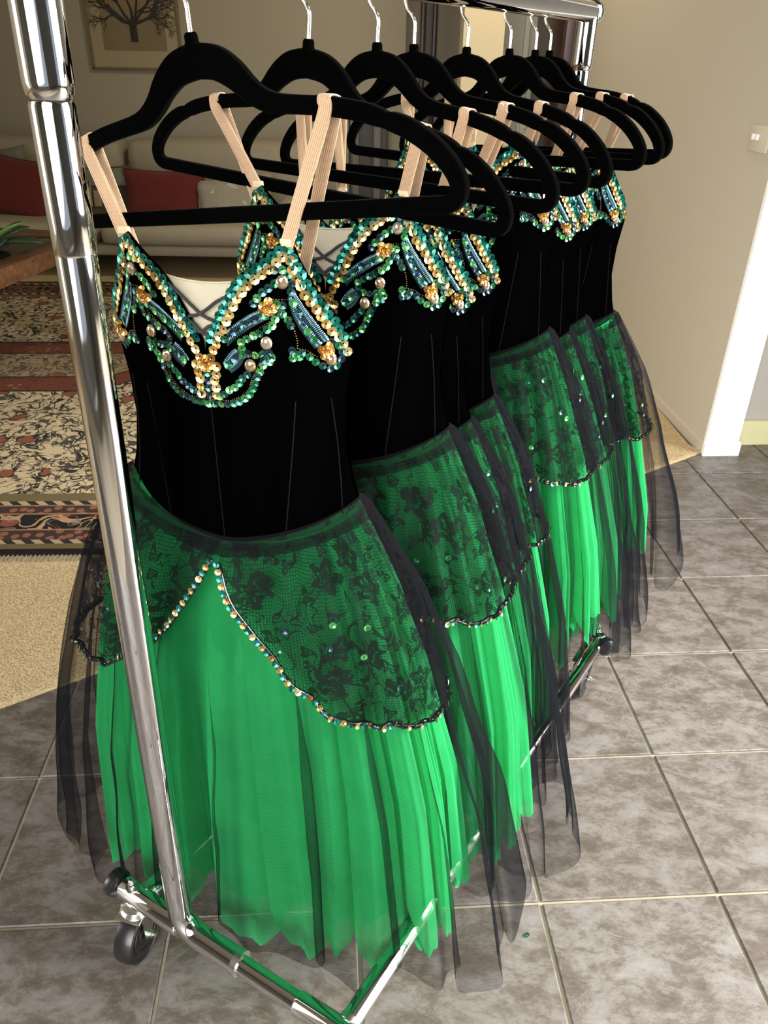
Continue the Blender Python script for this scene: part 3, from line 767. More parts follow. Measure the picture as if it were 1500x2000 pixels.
# far upright
fp = Vector((far_pole.x, far_pole.y, 0)); fz = lambda z: fp + Vector((-0.012 * (1 - (z - ZF) / 0.96), 0.004, z))
MB().tube([fz(0.990), fz(0.993), fz(1.0), fz(BAR_Z - 0.004)], [0.0125, 0.0150, 0.0160, 0.0160], 24).build('upper_sleeve', M['chrome'], rack)
MB().tube([fz(0.99), fz(0.6), fz(ZF)], 0.0142, 24).build('upright', M['chrome'], rack)
# hanging bar
MB().tube([P0 + U * -0.018 + Vector((0, 0, BAR_Z)), P0 + U * 0.5 + Vector((0, 0, BAR_Z)), P0 + U * (LEN + 0.018) + Vector((0, 0, BAR_Z))], 0.0145, 28).build('hanging_bar', M['chrome'], rack)
for s_, sg in ((-0.018, -1), (LEN + 0.018, 1)):
    MB().lathe([(0.0165, -0.010), (0.0175, -0.006), (0.0175, 0.004), (0.0135, 0.010), (0.0, 0.0115)], at(P0 + U * s_ + Vector((0, 0, BAR_Z)), U * sg, (0, 0, 1)), 24).build('end_cap', M['chrome'], rack)
for s_ in (0.90,):
    MB().lathe([(0.0022, 0), (0.0022, 0.003), (0.001, 0.0045), (0, 0.005)], Matrix.Translation(P0 + U * s_ + Vector((0, 0, BAR_Z + 0.0138))), 10).build('screw', M['zinc'], rack)


def foot(start, d, length):
    d = d.normalized(); e = start + d * length
    MB().tube([start + d * 0.006, e - d * 0.006], 0.0112, 20).build('foot_tube', M['chrome'], rack)
    for a, dd in ((start, d), (e, -d)):
        MB().tube([a + dd * 0.004, a + dd * 0.006, a + dd * 0.098, a + dd * 0.100], [0.0125, 0.0140, 0.0140, 0.0128], 20).build('foot_sleeve', M['chrome'], rack)
        bm_ = [(0.0, -0.012), (0.009, -0.011), (0.0165, -0.006), (0.018, 0.0), (0.0165, 0.006), (0.010, 0.010), (0.009, 0.014)]
        MB().lathe([(r, h) for r, h in bm_], at(a + dd * (-0.008), dd, (0, 0, 1)), 22).build('bumper', M['rubber'], rack)
        q = a + dd * 0.022
        MB().lathe([(0.0085, 0.011), (0.0085, 0.0145), (0.0055, 0.0147), (0.0055, 0.0205), (0.0038, 0.021), (0.0036, 0.0255), (0.002, 0.027), (0, 0.0272)], Matrix.Translation(q), 6 if False else 14).build('cap_nut', M['zinc'], rack)
    return e


def caster(stem, wheel_c, axis):
    """swivel caster: plates under the foot sleeve, fork, wheel on a bolt"""
    c = MB(); c.lathe([(0.0, 0.0), (0.0195, 0.0), (0.0205, 0.003), (0.0165, 0.0055), (0.0175, 0.008), (0.0185, 0.010), (0.012, 0.013), (0.006, 0.014), (0.006, 0.024)], Matrix.Translation((stem.x, stem.y, 0.079)), 24)
    co_ = c.build('caster', M['zinc'], rack)
    ax = Vector(axis).normalized(); w = Vector(wheel_c); fwd = Vector((0, 0, 1)).cross(ax)
    top = Vector((stem.x, stem.y, 0.080)); fk = MB()
    tp = w + (top - w).dot(fwd) * fwd; tp.z = 0.0805
    R3 = Matrix(((ax.x, fwd.x, 0), (ax.y, fwd.y, 0), (0, 0, 1))).to_4x4()
    dfw = (Vector((w.x, w.y, 0)) - Vector((stem.x, stem.y, 0))).dot(fwd); dax = (Vector((w.x, w.y, 0)) - Vector((stem.x, stem.y, 0))).dot(ax)
    T = Matrix.Translation((stem.x, stem.y, 0)) @ R3
    f0, f1 = (min(0, dfw) - 0.016, max(0, dfw) + 0.016)
    fk.box((dax - 0.017, f0, 0.0775), (dax + 0.017, f1, 0.0805), T, 0.001)
    for sg in (-1, 1):
        x = dax + sg * 0.0155; ya, yb = (-0.014, 0.014)
        o_ = [(ya, 0.080), (yb, 0.080), (dfw + 0.009, 0.042), (dfw + 0.006, 0.034), (dfw - 0.006, 0.034), (dfw - 0.009, 0.042)]
        v = [T @ Vector((x + e_, y, z)) for e_ in (-0.0009, 0.0009) for y, z in o_]; n_ = len(o_)
        fk.add(v, [tuple(range(n_)), tuple(range(2 * n_ - 1, n_ - 1, -1))] + [(i, (i + 1) % n_, n_ + (i + 1) % n_, n_ + i) for i in range(n_)])
    fk.build('fork', M['zinc'], co_)
    wm = MB(); wm.lathe([(0.004, -0.0125), (0.016, -0.0125), (0.0165, -0.0115), (0.021, -0.0115), (0.0215, -0.0125), (0.027, -0.0125), (0.0275, -0.0115), (0.031, -0.0115), (0.0335, -0.0130), (0.0375, -0.0115), (0.0388, -0.006), (0.039, 0.0),
                     (0.0388, 0.006), (0.0375, 0.0115), (0.0335, 0.0130), (0.031, 0.0115), (0.0275, 0.0115), (0.027, 0.0125), (0.0215, 0.0125), (0.021, 0.0115), (0.0165, 0.0115), (0.016, 0.0125), (0.004, 0.0125)], at(w, ax, (0, 0, 1)), 36)
    wm.build('wheel', M['rubber'], co_)
    MB().lathe([(0.0, -0.021), (0.005, -0.021), (0.005, -0.0165), (0.0025, -0.0165), (0.0025, 0.0165), (0.0055, 0.0165), (0.0055, 0.0205), (0.0032, 0.021), (0.0032, 0.0255), (0, 0.026)], at(w, ax, (0, 0, 1)), 10).build('axle_bolt', M['zinc'], co_)


nf0 = Vector((-0.3200, 0.5965, ZF)); nf1 = foot(nf0, FD, 0.425)
ff0 = Vector((0.3960, 1.0790, ZF)); ffd = (Vector((fp.x, fp.y, ZF)) - ff0); ff1 = foot(ff0, ffd, 0.43)
ffd.normalize()
caster(nf0 + FD * 0.022, (-0.3040, 0.5790, 0.039), (0.97, -0.24, 0))
caster(nf1 - FD * 0.022, (nf1.x - 0.01, nf1.y - 0.01, 0.039), (0.9, -0.4, 0))
caster(ff0 + ffd * 0.022, (0.3625, 1.0660, 0.039), (0.86, -0.51, 0))
caster(ff1 - ffd * 0.022, (ff1.x + 0.01, ff1.y - 0.045, 0.039), (0.9, -0.4, 0))
for a in (Vector((-0.0343, 0.4320, ZF)), Vector((-0.2900, 0.5790, ZF))):
    rd = Vector((0.545, 0.838, 0)).normalized()
    # stop the rail on the far foot
    den = rd.x * ffd.y - rd.y * ffd.x; t = ((ff0.x - a.x) * ffd.y - (ff0.y - a.y) * ffd.x) / den
    MB().tube([a + rd * 0.004, a + rd * t], 0.0115, 18).build('base_rail', M['chrome'], rack)
    MB().tube([a + rd * 0.008, a + rd * 0.0145], 0.0128, 18).build('weld_collar', M['zinc'], rack)
MB().tube([nf1 - FD * 0.155, nf1 - FD * 0.153, nf1 - FD * 0.02], [0.0125, 0.0138, 0.0138], 20).build('foot_sleeve', M['chrome'], rack)

# ------------------------------------------------------------------ hangers
S = [0.137, 0.288, 0.394, 0.467, 0.599, 0.701, 0.783, 0.834]
H_YAW = [-0.3, 3.6, 9.7, 9.9, 15.9, 20, 21, 23]
H_TILT = [7.5, -3.0, -0.4, 1.5, 0.0, 3.0, 3.0, 3.6]
H_DX = [-0.0099, -0.0059, -0.0042, -0.007, -0.0123, -0.0045, -0.0038, -0.0046]
ORD = ['first', 'second', 'third', 'fourth', 'fifth', 'sixth', 'seventh', 'eighth']
K = 0.93
def hz(z): return 1.011 - (1.011 - z) * K
half = [(0.0, 0.9955, .0130), (0.020, 0.9920, .0124), (0.036, 0.9825, .0112), (0.050, 0.9695, .0092), (0.0625, 0.9612, .0082), (0.076, 0.9572, .0072), (0.095, 0.9545, .0068), (0.119, 0.951, .0068), (0.145, 0.945, .0068), (0.158, 0.9405, .0066), (0.165, 0.9375, .0056), (0.171, 0.9355, .0066), (0.183, 0.930, .0070), (0.199, 0.9185, .0070), (0.2115, 0.9050, .0068), (0.2175, 0.893, .0066), (0.2165, 0.8835, .0066), (0.2085, 0.8785, .0066), (0.190, 0.8780, .0066), (0.10, 0.8780, .0066), (0.0, 0.8780, .0066)]
ring = [(x, z, w) for x, z, w in half] + [(-x, z, w) for x, z, w in half[-2:0:-1]]


def hanger_frame(i):
    yw = radians(H_YAW[i]); c, s_ = cos(yw), sin(yw); ex = WV * c - U * s_; ey = U * c + WV * s_          # ey points away from the camera
    o = P0 + U * S[i] + ex * H_DX[i]; R = Matrix(((ex.x, ey.x, 0), (ex.y, ey.y, 0), (0, 0, 1))).to_4x4()
    tl = Matrix.Rotation(-radians(H_TILT[i]), 4, 'Y')
    return Matrix.Translation(Vector((o.x, o.y, BAR_Z))) @ R @ tl @ Matrix.Translation((0, 0, -BAR_Z))


hb = MB()
rz = smooth_path([(x, w * 10, hz(z)) for x, z, w in ring] + [(ring[0][0], ring[0][2] * 10, hz(ring[0][1]))], 161)[:-1]
hb.sweep([Vector((p.x, 0, p.z)) for p in rz], rrect(1.0, 1.0, 0.45, 3), (0, 1, 0), closed=True, scl=[(0.0046, p.y * 0.1 * K) for p in rz])
hb.lathe([(0.0085, 1.004), (0.0070, 1.0075), (0.0060, 1.009), (0.0057, 1.0135), (0.0045, 1.0152), (0, 1.0155)], Matrix.Diagonal((1, 0.75, 1, 1)), 16)
hang_me = hb.mesh('body', M['flock'], 'auto')
R_ = 0.0145 + 0.0019
hk = [Vector((0, 0, 1.010)), Vector((0.0005, 0, 1.022)), Vector((0.001, 0, 1.034)), Vector((-0.003, 0, 1.041)), Vector((-0.010, 0, 1.048))]
for k in range(15):
    a = radians(215 - k * 235 / 14); hk.append(Vector((R_ * cos(a), 0, BAR_Z + R_ * sin(a))))
hook_me = MB().tube(smooth_path(hk, 60), 0.0019, 10).mesh('hook', M['wire'], 'auto')
HM = []
for i in range(8):
    m = hanger_frame(i); HM.append(m)
    lab = 'black velvet hanger, %s on the rail counting from the near pole' % ORD[i]
    if i == 0: lab = 'black velvet hanger nearest the camera, tilted up to the right'
    if i == 7: lab = 'black velvet hanger next to the far pole, last on the rail'
    h = thing('hanger', lab, 'hanger', group='velvet hangers on the rail'); h.matrix_world = m
    link('body', hang_me, h); link('hook', hook_me, h)
lint = thing('lint_thread', 'tiny curled white thread stuck to the fourth hanger', 'thread')
# curled thread resting on the arm of the fourth hanger
tp = [HM[3] @ Vector((0.115 + a, -0.0056, hz(0.948) + b_)) for a, b_ in ((0, 0), (0.002, 0.006), (0.006, 0.009), (0.010, 0.005), (0.014, 0.001))]
MB().tube(smooth_path(tp, 14), 0.0004, 5).build('strand', M['white'], lint)


def arm_top(x):
    xs = [q[0] for q in half[:16]]; zs = [q[1] for q in half[:16]]; ws = [q[2] for q in half[:16]]
    return hz(interp(abs(x), xs, zs)), interp(abs(x), xs, ws) * K

DEC = {'teal': [(0.0051, 0.7874), (0.0025, 0.7879), (0.0064, 0.7993), (0.0109, 0.8081), (0.0152, 0.8158), (0.0193, 0.8234), (0.0229, 0.8301), (0.0264, 0.8366), (0.032, 0.844), (0.0389, 0.8505), (0.0455, 0.8557), (0.0536, 0.8616), (0.0583, 0.8655), (0.0645, 0.8712), (0.069, 0.8738), (0.0726, 0.8739), (0.0745, 0.8687), (0.0761, 0.8635), (0.0777, 0.8586), (0.0794, 0.8548), (0.0827, 0.849), (0.0851, 0.844), (0.0868, 0.8405), (0.0902, 0.8357), (0.0929, 0.8305), (0.0957, 0.8257), (0.0984, 0.8203), (0.1019, 0.8149), (0.1044, 0.8103), (0.1061, 0.8053), (0.1082, 0.8001)],
 'gold': [(0.0055, 0.7827), (0.008, 0.7885), (0.0113, 0.7948), (0.0136, 0.8), (0.0162, 0.8044), (0.0193, 0.8096), (0.0206, 0.8138), (0.0235, 0.8177), (0.026, 0.8223), (0.0285, 0.8277), (0.0301, 0.8313), (0.0332, 0.8351), (0.0356, 0.8387), (0.0383, 0.8424), (0.0417, 0.846), (0.0466, 0.8489), (0.0495, 0.8521), (0.0539, 0.8545), (0.0571, 0.8576), (0.0603, 0.8607), (0.0645, 0.8634), (0.0676, 0.8668), (0.0709, 0.8683), (0.0729, 0.8642), (0.0738, 0.8605), (0.0747, 0.8548), (0.0776, 0.8479), (0.08, 0.8429), (0.0816, 0.8386), (0.0847, 0.8339), (0.0875, 0.8287), (0.0902, 0.8242), (0.0934, 0.8189), (0.0961, 0.8143), (0.0989, 0.8097), (0.1014, 0.8051), (0.1039, 0.8012), (0.1063, 0.7977), (0.1092, 0.7933), (0.1108, 0.7872)],
 'goldcol': [(0.0075, 0.7755), (0.0064, 0.7698), (0.0045, 0.7642), (0.0044, 0.7589), (0.0057, 0.7541), (0.0053, 0.75)],
 'E1': [(0.0529, 0.7831), (0.0486, 0.7787), (0.0457, 0.7733), (0.0428, 0.7671), (0.0402, 0.7607), (0.038, 0.7544), (0.0344, 0.751), (0.0298, 0.7475), (0.0252, 0.7453), (0.0197, 0.7434), (0.0141, 0.7415), (0.0086, 0.7418), (0.003, 0.742), (-0.0013, 0.7414)],
 'E2': [(0.036, 0.7711), (0.0332, 0.7683), (0.029, 0.7644), (0.027, 0.7607), (0.0232, 0.7573), (0.019, 0.7547), (0.0147, 0.752), (0.0094, 0.7491)],
 'E3': [(0.0543, 0.7866), (0.0481, 0.7894), (0.0439, 0.7883), (0.0398, 0.7881), (0.0358, 0.79), (0.0327, 0.7931), (0.0321, 0.7965), (0.0349, 0.8), (0.0384, 0.8019), (0.0442, 0.8042), (0.0484, 0.8069), (0.0525, 0.8087), (0.0562, 0.8108), (0.0599, 0.8142), (0.061, 0.8195), (0.0627, 0.8231)],
 'E3b': [(0.0554, 0.7901), (0.0567, 0.7858), (0.0528, 0.7874), (0.0552, 0.7819), (0.051, 0.7848)],
 'E4': [(0.0445, 0.8309), (0.0476, 0.835), (0.0513, 0.8382), (0.0549, 0.8411), (0.0582, 0.8442), (0.0613, 0.8462)],
 'E5': [(0.0616, 0.8573), (0.0668, 0.8581), (0.0703, 0.8559), (0.0716, 0.8514), (0.0728, 0.8468), (0.0734, 0.8425), (0.0717, 0.8382), (0.073, 0.8343)],
 'E6': [(0.0623, 0.8303), (0.0668, 0.8291)],
 'E6b': [(0.0665, 0.8224), (0.0693, 0.8184), (0.0713, 0.8127)],
 'E7': [(0.0726, 0.7912), (0.0739, 0.7869), (0.0749, 0.7903), (0.0723, 0.7848), (0.0758, 0.7852)],
 'E8': [(0.0786, 0.7882), (0.0831, 0.7864), (0.0866, 0.7828), (0.0902, 0.7796), (0.0931, 0.7768), (0.0963, 0.7736), (0.1004, 0.7729), (0.1042, 0.7762), (0.1066, 0.7804), (0.1079, 0.7857), (0.1055, 0.791), (0.1034, 0.7954), (0.1005, 0.7972)],
 'E9': [(0.0924, 0.7971), (0.0902, 0.796)],
 'EB1': [(0.0526, 0.822), (0.0436, 0.8177), (0.0368, 0.8133), (0.0307, 0.8096), (0.0253, 0.8051), (0.0202, 0.8006)],
 'EB2': [(0.0335, 0.7873), (0.0287, 0.7852), (0.025, 0.7824), (0.0206, 0.7777)],
 'EB3': [(0.0736, 0.8312), (0.0756, 0.8256), (0.0772, 0.82), (0.0803, 0.8127), (0.0831, 0.8073), (0.0866, 0.8023), (0.0884, 0.7998)],
 'bead1': [(0.0458, 0.7803), (0.0419, 0.7723), (0.0384, 0.7651), (0.0362, 0.7578), (0.0292, 0.7506), (0.019, 0.7458), (0.0071, 0.7452), (0.0006, 0.7453)],
 'bead2': [(0.0445, 0.8297), (0.0506, 0.828), (0.054, 0.8316), (0.0602, 0.8338), (0.0685, 0.8335)],
 'bead3': [(0.0606, 0.8267), (0.068, 0.8232), (0.0721, 0.8143), (0.0748, 0.8062), (0.076, 0.7995), (0.0758, 0.7929), (0.0825, 0.7911), (0.0897, 0.7849)],
 'bead4': [(0.0508, 0.7933), (0.0429, 0.7853), (0.0348, 0.7882), (0.0307, 0.7938), (0.0309, 0.7972), (0.036, 0.8025), (0.0462, 0.8088), (0.0561, 0.8157)],
 'jewels': [(0.067, 0.8475), (0.0528, 0.7979), (0.0387, 0.7786), (0.0996, 0.7814)],
 'flowers': [(0.0553, 0.8281), (0.0959, 0.789)],
 'edge': [(0.0027, 0.7897), (0.0021, 0.7972), (0.0079, 0.8086), (0.0127, 0.8168), (0.0168, 0.824), (0.021, 0.8315), (0.025, 0.8389), (0.0305, 0.8462), (0.0367, 0.8527), (0.0442, 0.8583), (0.0522, 0.8642), (0.0593, 0.87), (0.0655, 0.8752), (0.0692, 0.8771), (0.0735, 0.8772), (0.0769, 0.8724), (0.0794, 0.8642), (0.0833, 0.8552), (0.0887, 0.8443), (0.0934, 0.8349), (0.0982, 0.826), (0.1038, 0.8177), (0.1073, 0.811), (0.11, 0.8017), (0.1128, 0.7897)],
 'B1a': [(0.0505, 0.8264), (0.0415, 0.8224), (0.0321, 0.8162), (0.0218, 0.8086)],
 'B1m': [(0.0533, 0.8217), (0.0436, 0.8173), (0.0342, 0.8115), (0.0211, 0.8015)],
 'B1b': [(0.0562, 0.8181), (0.0465, 0.8133), (0.0362, 0.8063), (0.0213, 0.794)],
 'B2a': [(0.0268, 0.7927), (0.0212, 0.788), (0.0161, 0.7807), (0.0158, 0.7781)],
 'B2m': [(0.0306, 0.7884), (0.026, 0.7842), (0.0204, 0.7794), (0.0181, 0.7783)],
 'B2b': [(0.035, 0.7857), (0.0315, 0.7786), (0.0268, 0.7739), (0.0227, 0.7709)],
 'B3a': [(0.0758, 0.8398), (0.0823, 0.8272), (0.0907, 0.8133), (0.0991, 0.799)],
 'B3m': [(0.0731, 0.8359), (0.0784, 0.8216), (0.0854, 0.8093), (0.0939, 0.7967)],
 'B3b': [(0.0703, 0.8327), (0.0738, 0.8184), (0.0807, 0.8036), (0.0878, 0.7918)]}


# ------------------------------------------------------------------ the dresses
def BX(z): return interp(z, [.575, .60, .63, .66, .70, .74, .79, .9], [.132, .130, .123, .114, .107, .108, .1145, .1145])
def BF(x, z):
    t = min(1.0, abs(x) / BX(z)); return 0.003 + 0.044 * (1 - t ** 2.3)
def BB(x, z):
    t = min(1.0, abs(x) / BX(z)); return 0.003 + 0.030 * (1 - t ** 2.3)
def ZW(x): return 0.600 + 0.040 * min(1.2, abs(x) / 0.128) ** 1.5
EX = [0.0] + [p[0] for p in DEC['edge'][1:]] + [0.1145]; EZ = [0.7815] + [p[1] for p in DEC['edge'][1:]] + [0.7845]
EX = list(np.maximum.accumulate(EX))
def ZT(x): return interp(abs(x), EX, EZ)
def ZTB(x):
    if x >= 0: return interp(x, [0, .025, .048, .058, .068, .09, .1145], [.795, .800, .820, .838, .820, .800, .7845])
    return interp(-x, [0, .025, .055, .076, .086, .095, .105, .1145], [.795, .800, .812, .828, .840, .838, .805, .7845])
def front_pt(x, z, off=0.0):
    """point on the bodice front, pushed out by off along the surface normal"""
    e = 0.002; p = Vector((x, -BF(x, z), z)); dx = Vector((2 * e, -(BF(x + e, z) - BF(x - e, z)), 0)); dz = Vector((0, -(BF(x, z + e) - BF(x, z - e)), 2 * e))
    n = dx.cross(dz); n.normalize()
    if n.y > 0: n = -n
    if abs(x) > BX(z) * 0.98: n = (n + Vector((math.copysign(1, x), 0, 0))).normalized()
    return p + n * off, n


# bodice shells
cols = sorted(set([round(k / 36, 4) for k in range(37)] + [round(x / .1145, 4) for x in EX if x <= .1145]))
cols = [-c for c in cols[:0:-1]] + cols
def shell(zt, depth, sgn, rows=26, off=0.0):
    P = []; rng_ = random.Random(3)
    for r in range(rows + 1):
        row = []
        for t in cols:
            zt_ = zt(t * .1145); zb = ZW(t * .130); f = (r / rows) ** 0.9; z = zb + (zt_ - zb) * f
            x = t * BX(z)
            rip = 0.0022 * noise.noise(Vector((x * 26, 3.1 * sgn, z * 5))) * min(1, max(0, (0.76 - z) / 0.06)) * (1 - abs(t) ** 6)
            y = (depth(x, z) - off) * sgn + rip
            if abs(t) < 1e-6 and sgn < 0 and z < .775: y += 0.0012
            row.append(Vector((x, y, z)))
        P.append(row)
    return P
bo = MB(); pf = shell(ZT, BF, -1); pb = shell(ZTB, BB, 1); bo.grid(pf); bo.grid([r[::-1] for r in pb])
# turned edge: a narrow rolled binding along the neckline, front and back
bind = [pf[-1][k] + Vector((0, 0.0006, 0)) for k in range(len(cols))]
bo.tube(bind, 0.0012, 6); bo.tube([q + Vector((0, -0.0006, 0)) for q in pb[-1]], 0.0012, 6)
bodice_me = bo.mesh('bodice', M['velvet'], True)
li = MB(); li.grid([[Vector((q.x * 0.985, q.y + 0.0022, q.z - 0.0006)) for q in r] for r in pf]); li.grid([[Vector((q.x * 0.985, q.y - 0.0022, q.z - 0.0006)) for q in r[::-1]] for r in pb])
lining_me = li.mesh('lining', M['cord'], True)
# seams
sm = MB()
for x0, x1 in ((0.0, 0.0), (-0.072, -0.060), (0.072, 0.060), (0.098, 0.108), (-0.098, -0.108)):
    pts = []
    for k in range(20):
        t = k / 19; x = x1 + (x0 - x1) * t; zt_ = 0.745 if abs(x0) < .1 else 0.775
        z = ZW(x) + (zt_ - ZW(x)) * t; pts.append(front_pt(x, z, 0.0001)[0])
    sm.tube(pts, 0.0006, 5)
seam_me = sm.mesh('seam', M['seam'], True)
# cream net insert in the V and its black lacing
ins = MB(); rows = []
for r in range(9):
    z = 0.775 + (0.8470 - 0.775) * r / 8
    w_ = interp(z, [EZ[0] - .004] + EZ[1:9], [0.0] + EX[1:9]) + 0.004
    rows.append([Vector((w_ * c, -BF(w_ * c, z) + 0.0035, z - 0.003 * (1 - c * c) * (r / 8))) for c in [k / 6 - 1 for k in range(13)]])
ins.grid(rows); ins.tube(rows[-1], 0.0009, 6)
insert_me = ins.mesh('net_insert', M['cream_net'], True)
def vp(sd, z): x = interp(z, EZ[:9], EX[:9]) * sd; return Vector((x * 1.03, -BF(x, z) - 0.0002, z))
la = MB()
for a, b_, zc in ((vp(-1, .8405), vp(1, .814), 0), (vp(1, .835), vp(-1, .816), 0), (vp(-1, .8125), vp(1, .803), 0), (vp(1, .8105), vp(-1, .8055), 0)):
    mid = (a + b_) / 2 + Vector((0, -0.0015, -0.002)); la.tube(smooth_path([a, a.lerp(mid, .5) + Vector((0, -.001, .001)), mid, b_.lerp(mid, .5) + Vector((0, -.001, -.0015)), b_], 14), 0.0014, 7)
lacing_me = la.mesh('lacing', M['cord'], True)
tab_me = []
for sd in (-1, 1):
    p = front_pt(0.0712 * sd, 0.876, 0.0004)[0]; tab_me.append(MB().box((p.x - 0.0048, p.y - 0.0018, p.z - 0.0015), (p.x + 0.0048, p.y + 0.0028, p.z + 0.0042), b=0.0008).mesh('strap_loop', M['tab'], 'auto'))


# one disc of each kind: shallow faceted cup with a hole
def disc(r, seg=8, cup=0.22, hole=0.20):
    v = []
    for rr, h in ((r, 0.0), (r * 0.58, -r * cup * 0.55 + r * 0.0), (r * hole, -r * cup)):
        for j in range(seg):
            a = 2 * pi * (j + 0.5) / seg; v.append((rr * cos(a), rr * sin(a), h + r * cup + 0.0003))
    f = [(k * seg + j, k * seg + (j + 1) % seg, (k + 1) * seg + (j + 1) % seg, (k + 1) * seg + j) for k in range(2) for j in range(seg)]
    return v, f
R_BIG, R_SM, R_HEM = 0.0044, 0.0036, 0.0034
DISC = {}
for key, r, mt, nm in (('teal', R_BIG, 'teal', 'teal_sequin'), ('gold', R_BIG * 0.97, 'gold', 'gold_sequin'), ('emer', R_SM, 'emer', 'emerald_sequin'), ('hteal', R_HEM, 'teal', 'teal_sequin'), ('hgold', R_HEM, 'gold', 'gold_sequin')):
    v, f = disc(r); DISC[key] = (v, f, MB().add(v, f).mesh(nm, M[mt], False), nm, mt)


def jewel_geo(rx, rz, seg=12):
    v = []; f = []
    for s_, h in ((1.0, 0.0), (0.96, 0.0014), (0.66, 0.0032), (0.3, 0.0040)):
        for j in range(seg):
            a = 2 * pi * (j + (0.5 if s_ in (0.66,) else 0)) / seg; v.append((rx * s_ * cos(a), rz * s_ * sin(a), h))
    for k in range(3):
        for j in range(seg): f.append((k * seg + j, k * seg + (j + 1) % seg, (k + 1) * seg + (j + 1) % seg, (k + 1) * seg + j))
    f.append(tuple(3 * seg + j for j in range(seg))); return v, f
JV, JF = jewel_geo(0.0049, 0.0058)
jewel_me = MB().add(JV, JF).mesh('rhinestone', M['jewel'], False)
fm = MB(); rg = random.Random(5)
for k in range(11):
    a = 2.4 * k; rr = 0.0008 + 0.00042 * k; v, f = disc(0.0030 + 0.00008 * k, 8, 0.45, 0.12)
    mt = at((rr * cos(a), rr * sin(a), 0.0042 - 0.00028 * k), Vector((cos(a) * 0.10 * k, sin(a) * 0.10 * k, 1)))
    fm.add([mt @ Vector(q) for q in v], f)
flower_me = fm.mesh('gold_flower', M['flower'], False)


def mirror(pts): return [(-x, z) for x, z in pts]


def decor_places():
    """every disc on the bodice: (kind, point, normal)"""
    out = []; rr = random.Random(11)
    def row(kind, pts, step, jit=0.0004, off=0.0006):
        for q in resample([(x, 0, z) for x, z in pts], step):
            x = q.x + rr.uniform(-jit, jit); z = q.z + rr.uniform(-jit, jit); x = max(-0.1142, min(0.1142, x))
            p, n = front_pt(x, z, off); n = (n + Vector((rr.uniform(-.22, .22), rr.uniform(-.1, .1), rr.uniform(-.22, .22)))).normalized(); out.append((kind, p, n))
    for sd in (1, -1):
        g = (lambda p: p) if sd == 1 else mirror
        row('teal', g(DEC['teal'][2:]), 0.0073); row('gold', g(DEC['gold']), 0.0071, 0.0005)
        row('gold', g([(x + .002, z) for x, z in DEC['goldcol']]), 0.0070)
        row('emer', g([(0.0005, z - .001) for x, z in DEC['goldcol'][1:]]) if sd == 1 else g(DEC['E9']), 0.0062)
        for k in ('E1', 'E2', 'E3', 'E4', 'E5', 'E6', 'E6b', 'E8'): row('emer', g(DEC[k]), 0.0060, 0.0005)
        for k in ('E3b', 'E7'): row('emer', g(DEC[k]), 0.0036, 0.0012, 0.0016)
        for k in ('EB1', 'EB2', 'EB3'): row('emer', g(DEC[k]), 0.0098, 0.0012, 0.0020)
    return out
PLACES = decor_places()
JEWELS = [front_pt(sd * x, z, 0.0006) for sd in (1, -1) for x, z in DEC['jewels']]
FLOWERS = [front_pt(sd * x, z, 0.0008) for sd in (1, -1) for x, z in DEC['flowers']] + [front_pt(0.0, 0.7775, 0.001)]
# bugle beads laid side by side along the leaf shapes; seed-bead outlines
bg_mb = MB(); sd_mb = MB(); rb = random.Random(2)
for sd in (1, -1):
    for A, Mi, B in (('B1a', 'B1m', 'B1b'), ('B2a', 'B2m', 'B2b'), ('B3a', 'B3m', 'B3b')):
        n_ = {'B1a': 30, 'B2a': 17, 'B3a': 34}[A]
        cu = [[Vector((x * sd, 0, z)) for x, z in DEC[q]] for q in (A, Mi, B)]
        cu = [smooth_path(q, n_) for q in cu]
        for s0, s1 in ((0, 1), (1, 2)):
            for k in range(n_):
                a, b_ = cu[s0][k], cu[s1][k]; a, b_ = a.lerp(b_, .05 + rb.uniform(-.03, .03)), a.lerp(b_, 0.95)
                pa = front_pt(max(-.1142, min(.1142, a.x)), a.z, 0.0009)[0]; pb_ = front_pt(max(-.1142, min(.1142, b_.x)), b_.z, 0.0009)[0]
                bg_mb.tube([pa, pb_], 0.00078, 6)
    for k in ('bead1', 'bead2', 'bead3', 'bead4'):
        for q in resample([(x * sd, 0, z) for x, z in DEC[k]], 0.0021):
            p = front_pt(max(-.1142, min(.1142, q.x)), q.z, 0.0008)[0]; r = rb.uniform(0.0008, 0.0011)
            sd_mb.add([p + Vector(v) * r for v in ((1, 0, 0), (-1, 0, 0), (0, 1, 0), (0, -1, 0), (0, 0, 1), (0, 0, -1))], [(0, 2, 4), (2, 1, 4), (1, 3, 4), (3, 0, 4), (2, 0, 5), (1, 2, 5), (3, 1, 5), (0, 3, 5)])
bugle_me = bg_mb.mesh('bugle_beads', M['bead'], True); seed_me = sd_mb.mesh('seed_beads', M['seed'], True)


def joined(places):
    """all discs of one kind in one mesh, for the dresses too far away to pick discs apart"""
    by = {}
    for kind, p, n in places:
        v, f, me, nm, mt = DISC[kind]; by.setdefault((nm, mt), MB()).add([at(p, n, (1, 0, 0.3)) @ Vector(q) for q in v], f)
    return {k: mb.mesh(k[0] + 's', M[k[1]], False) for k, mb in by.items()}
JOINED = joined(PLACES)
jj = MB(); ff_ = MB()
for p, n in JEWELS: jj.add([at(p, n) @ Vector(q) for q in JV], JF)
for p, n in FLOWERS: ff_.add([at(p, n) @ Vector(q) for q in fm.v], fm.f)
jewels_me = jj.mesh('rhinestones', M['jewel'], False); flowers_me = ff_.mesh('gold_flowers', M['flower'], False)


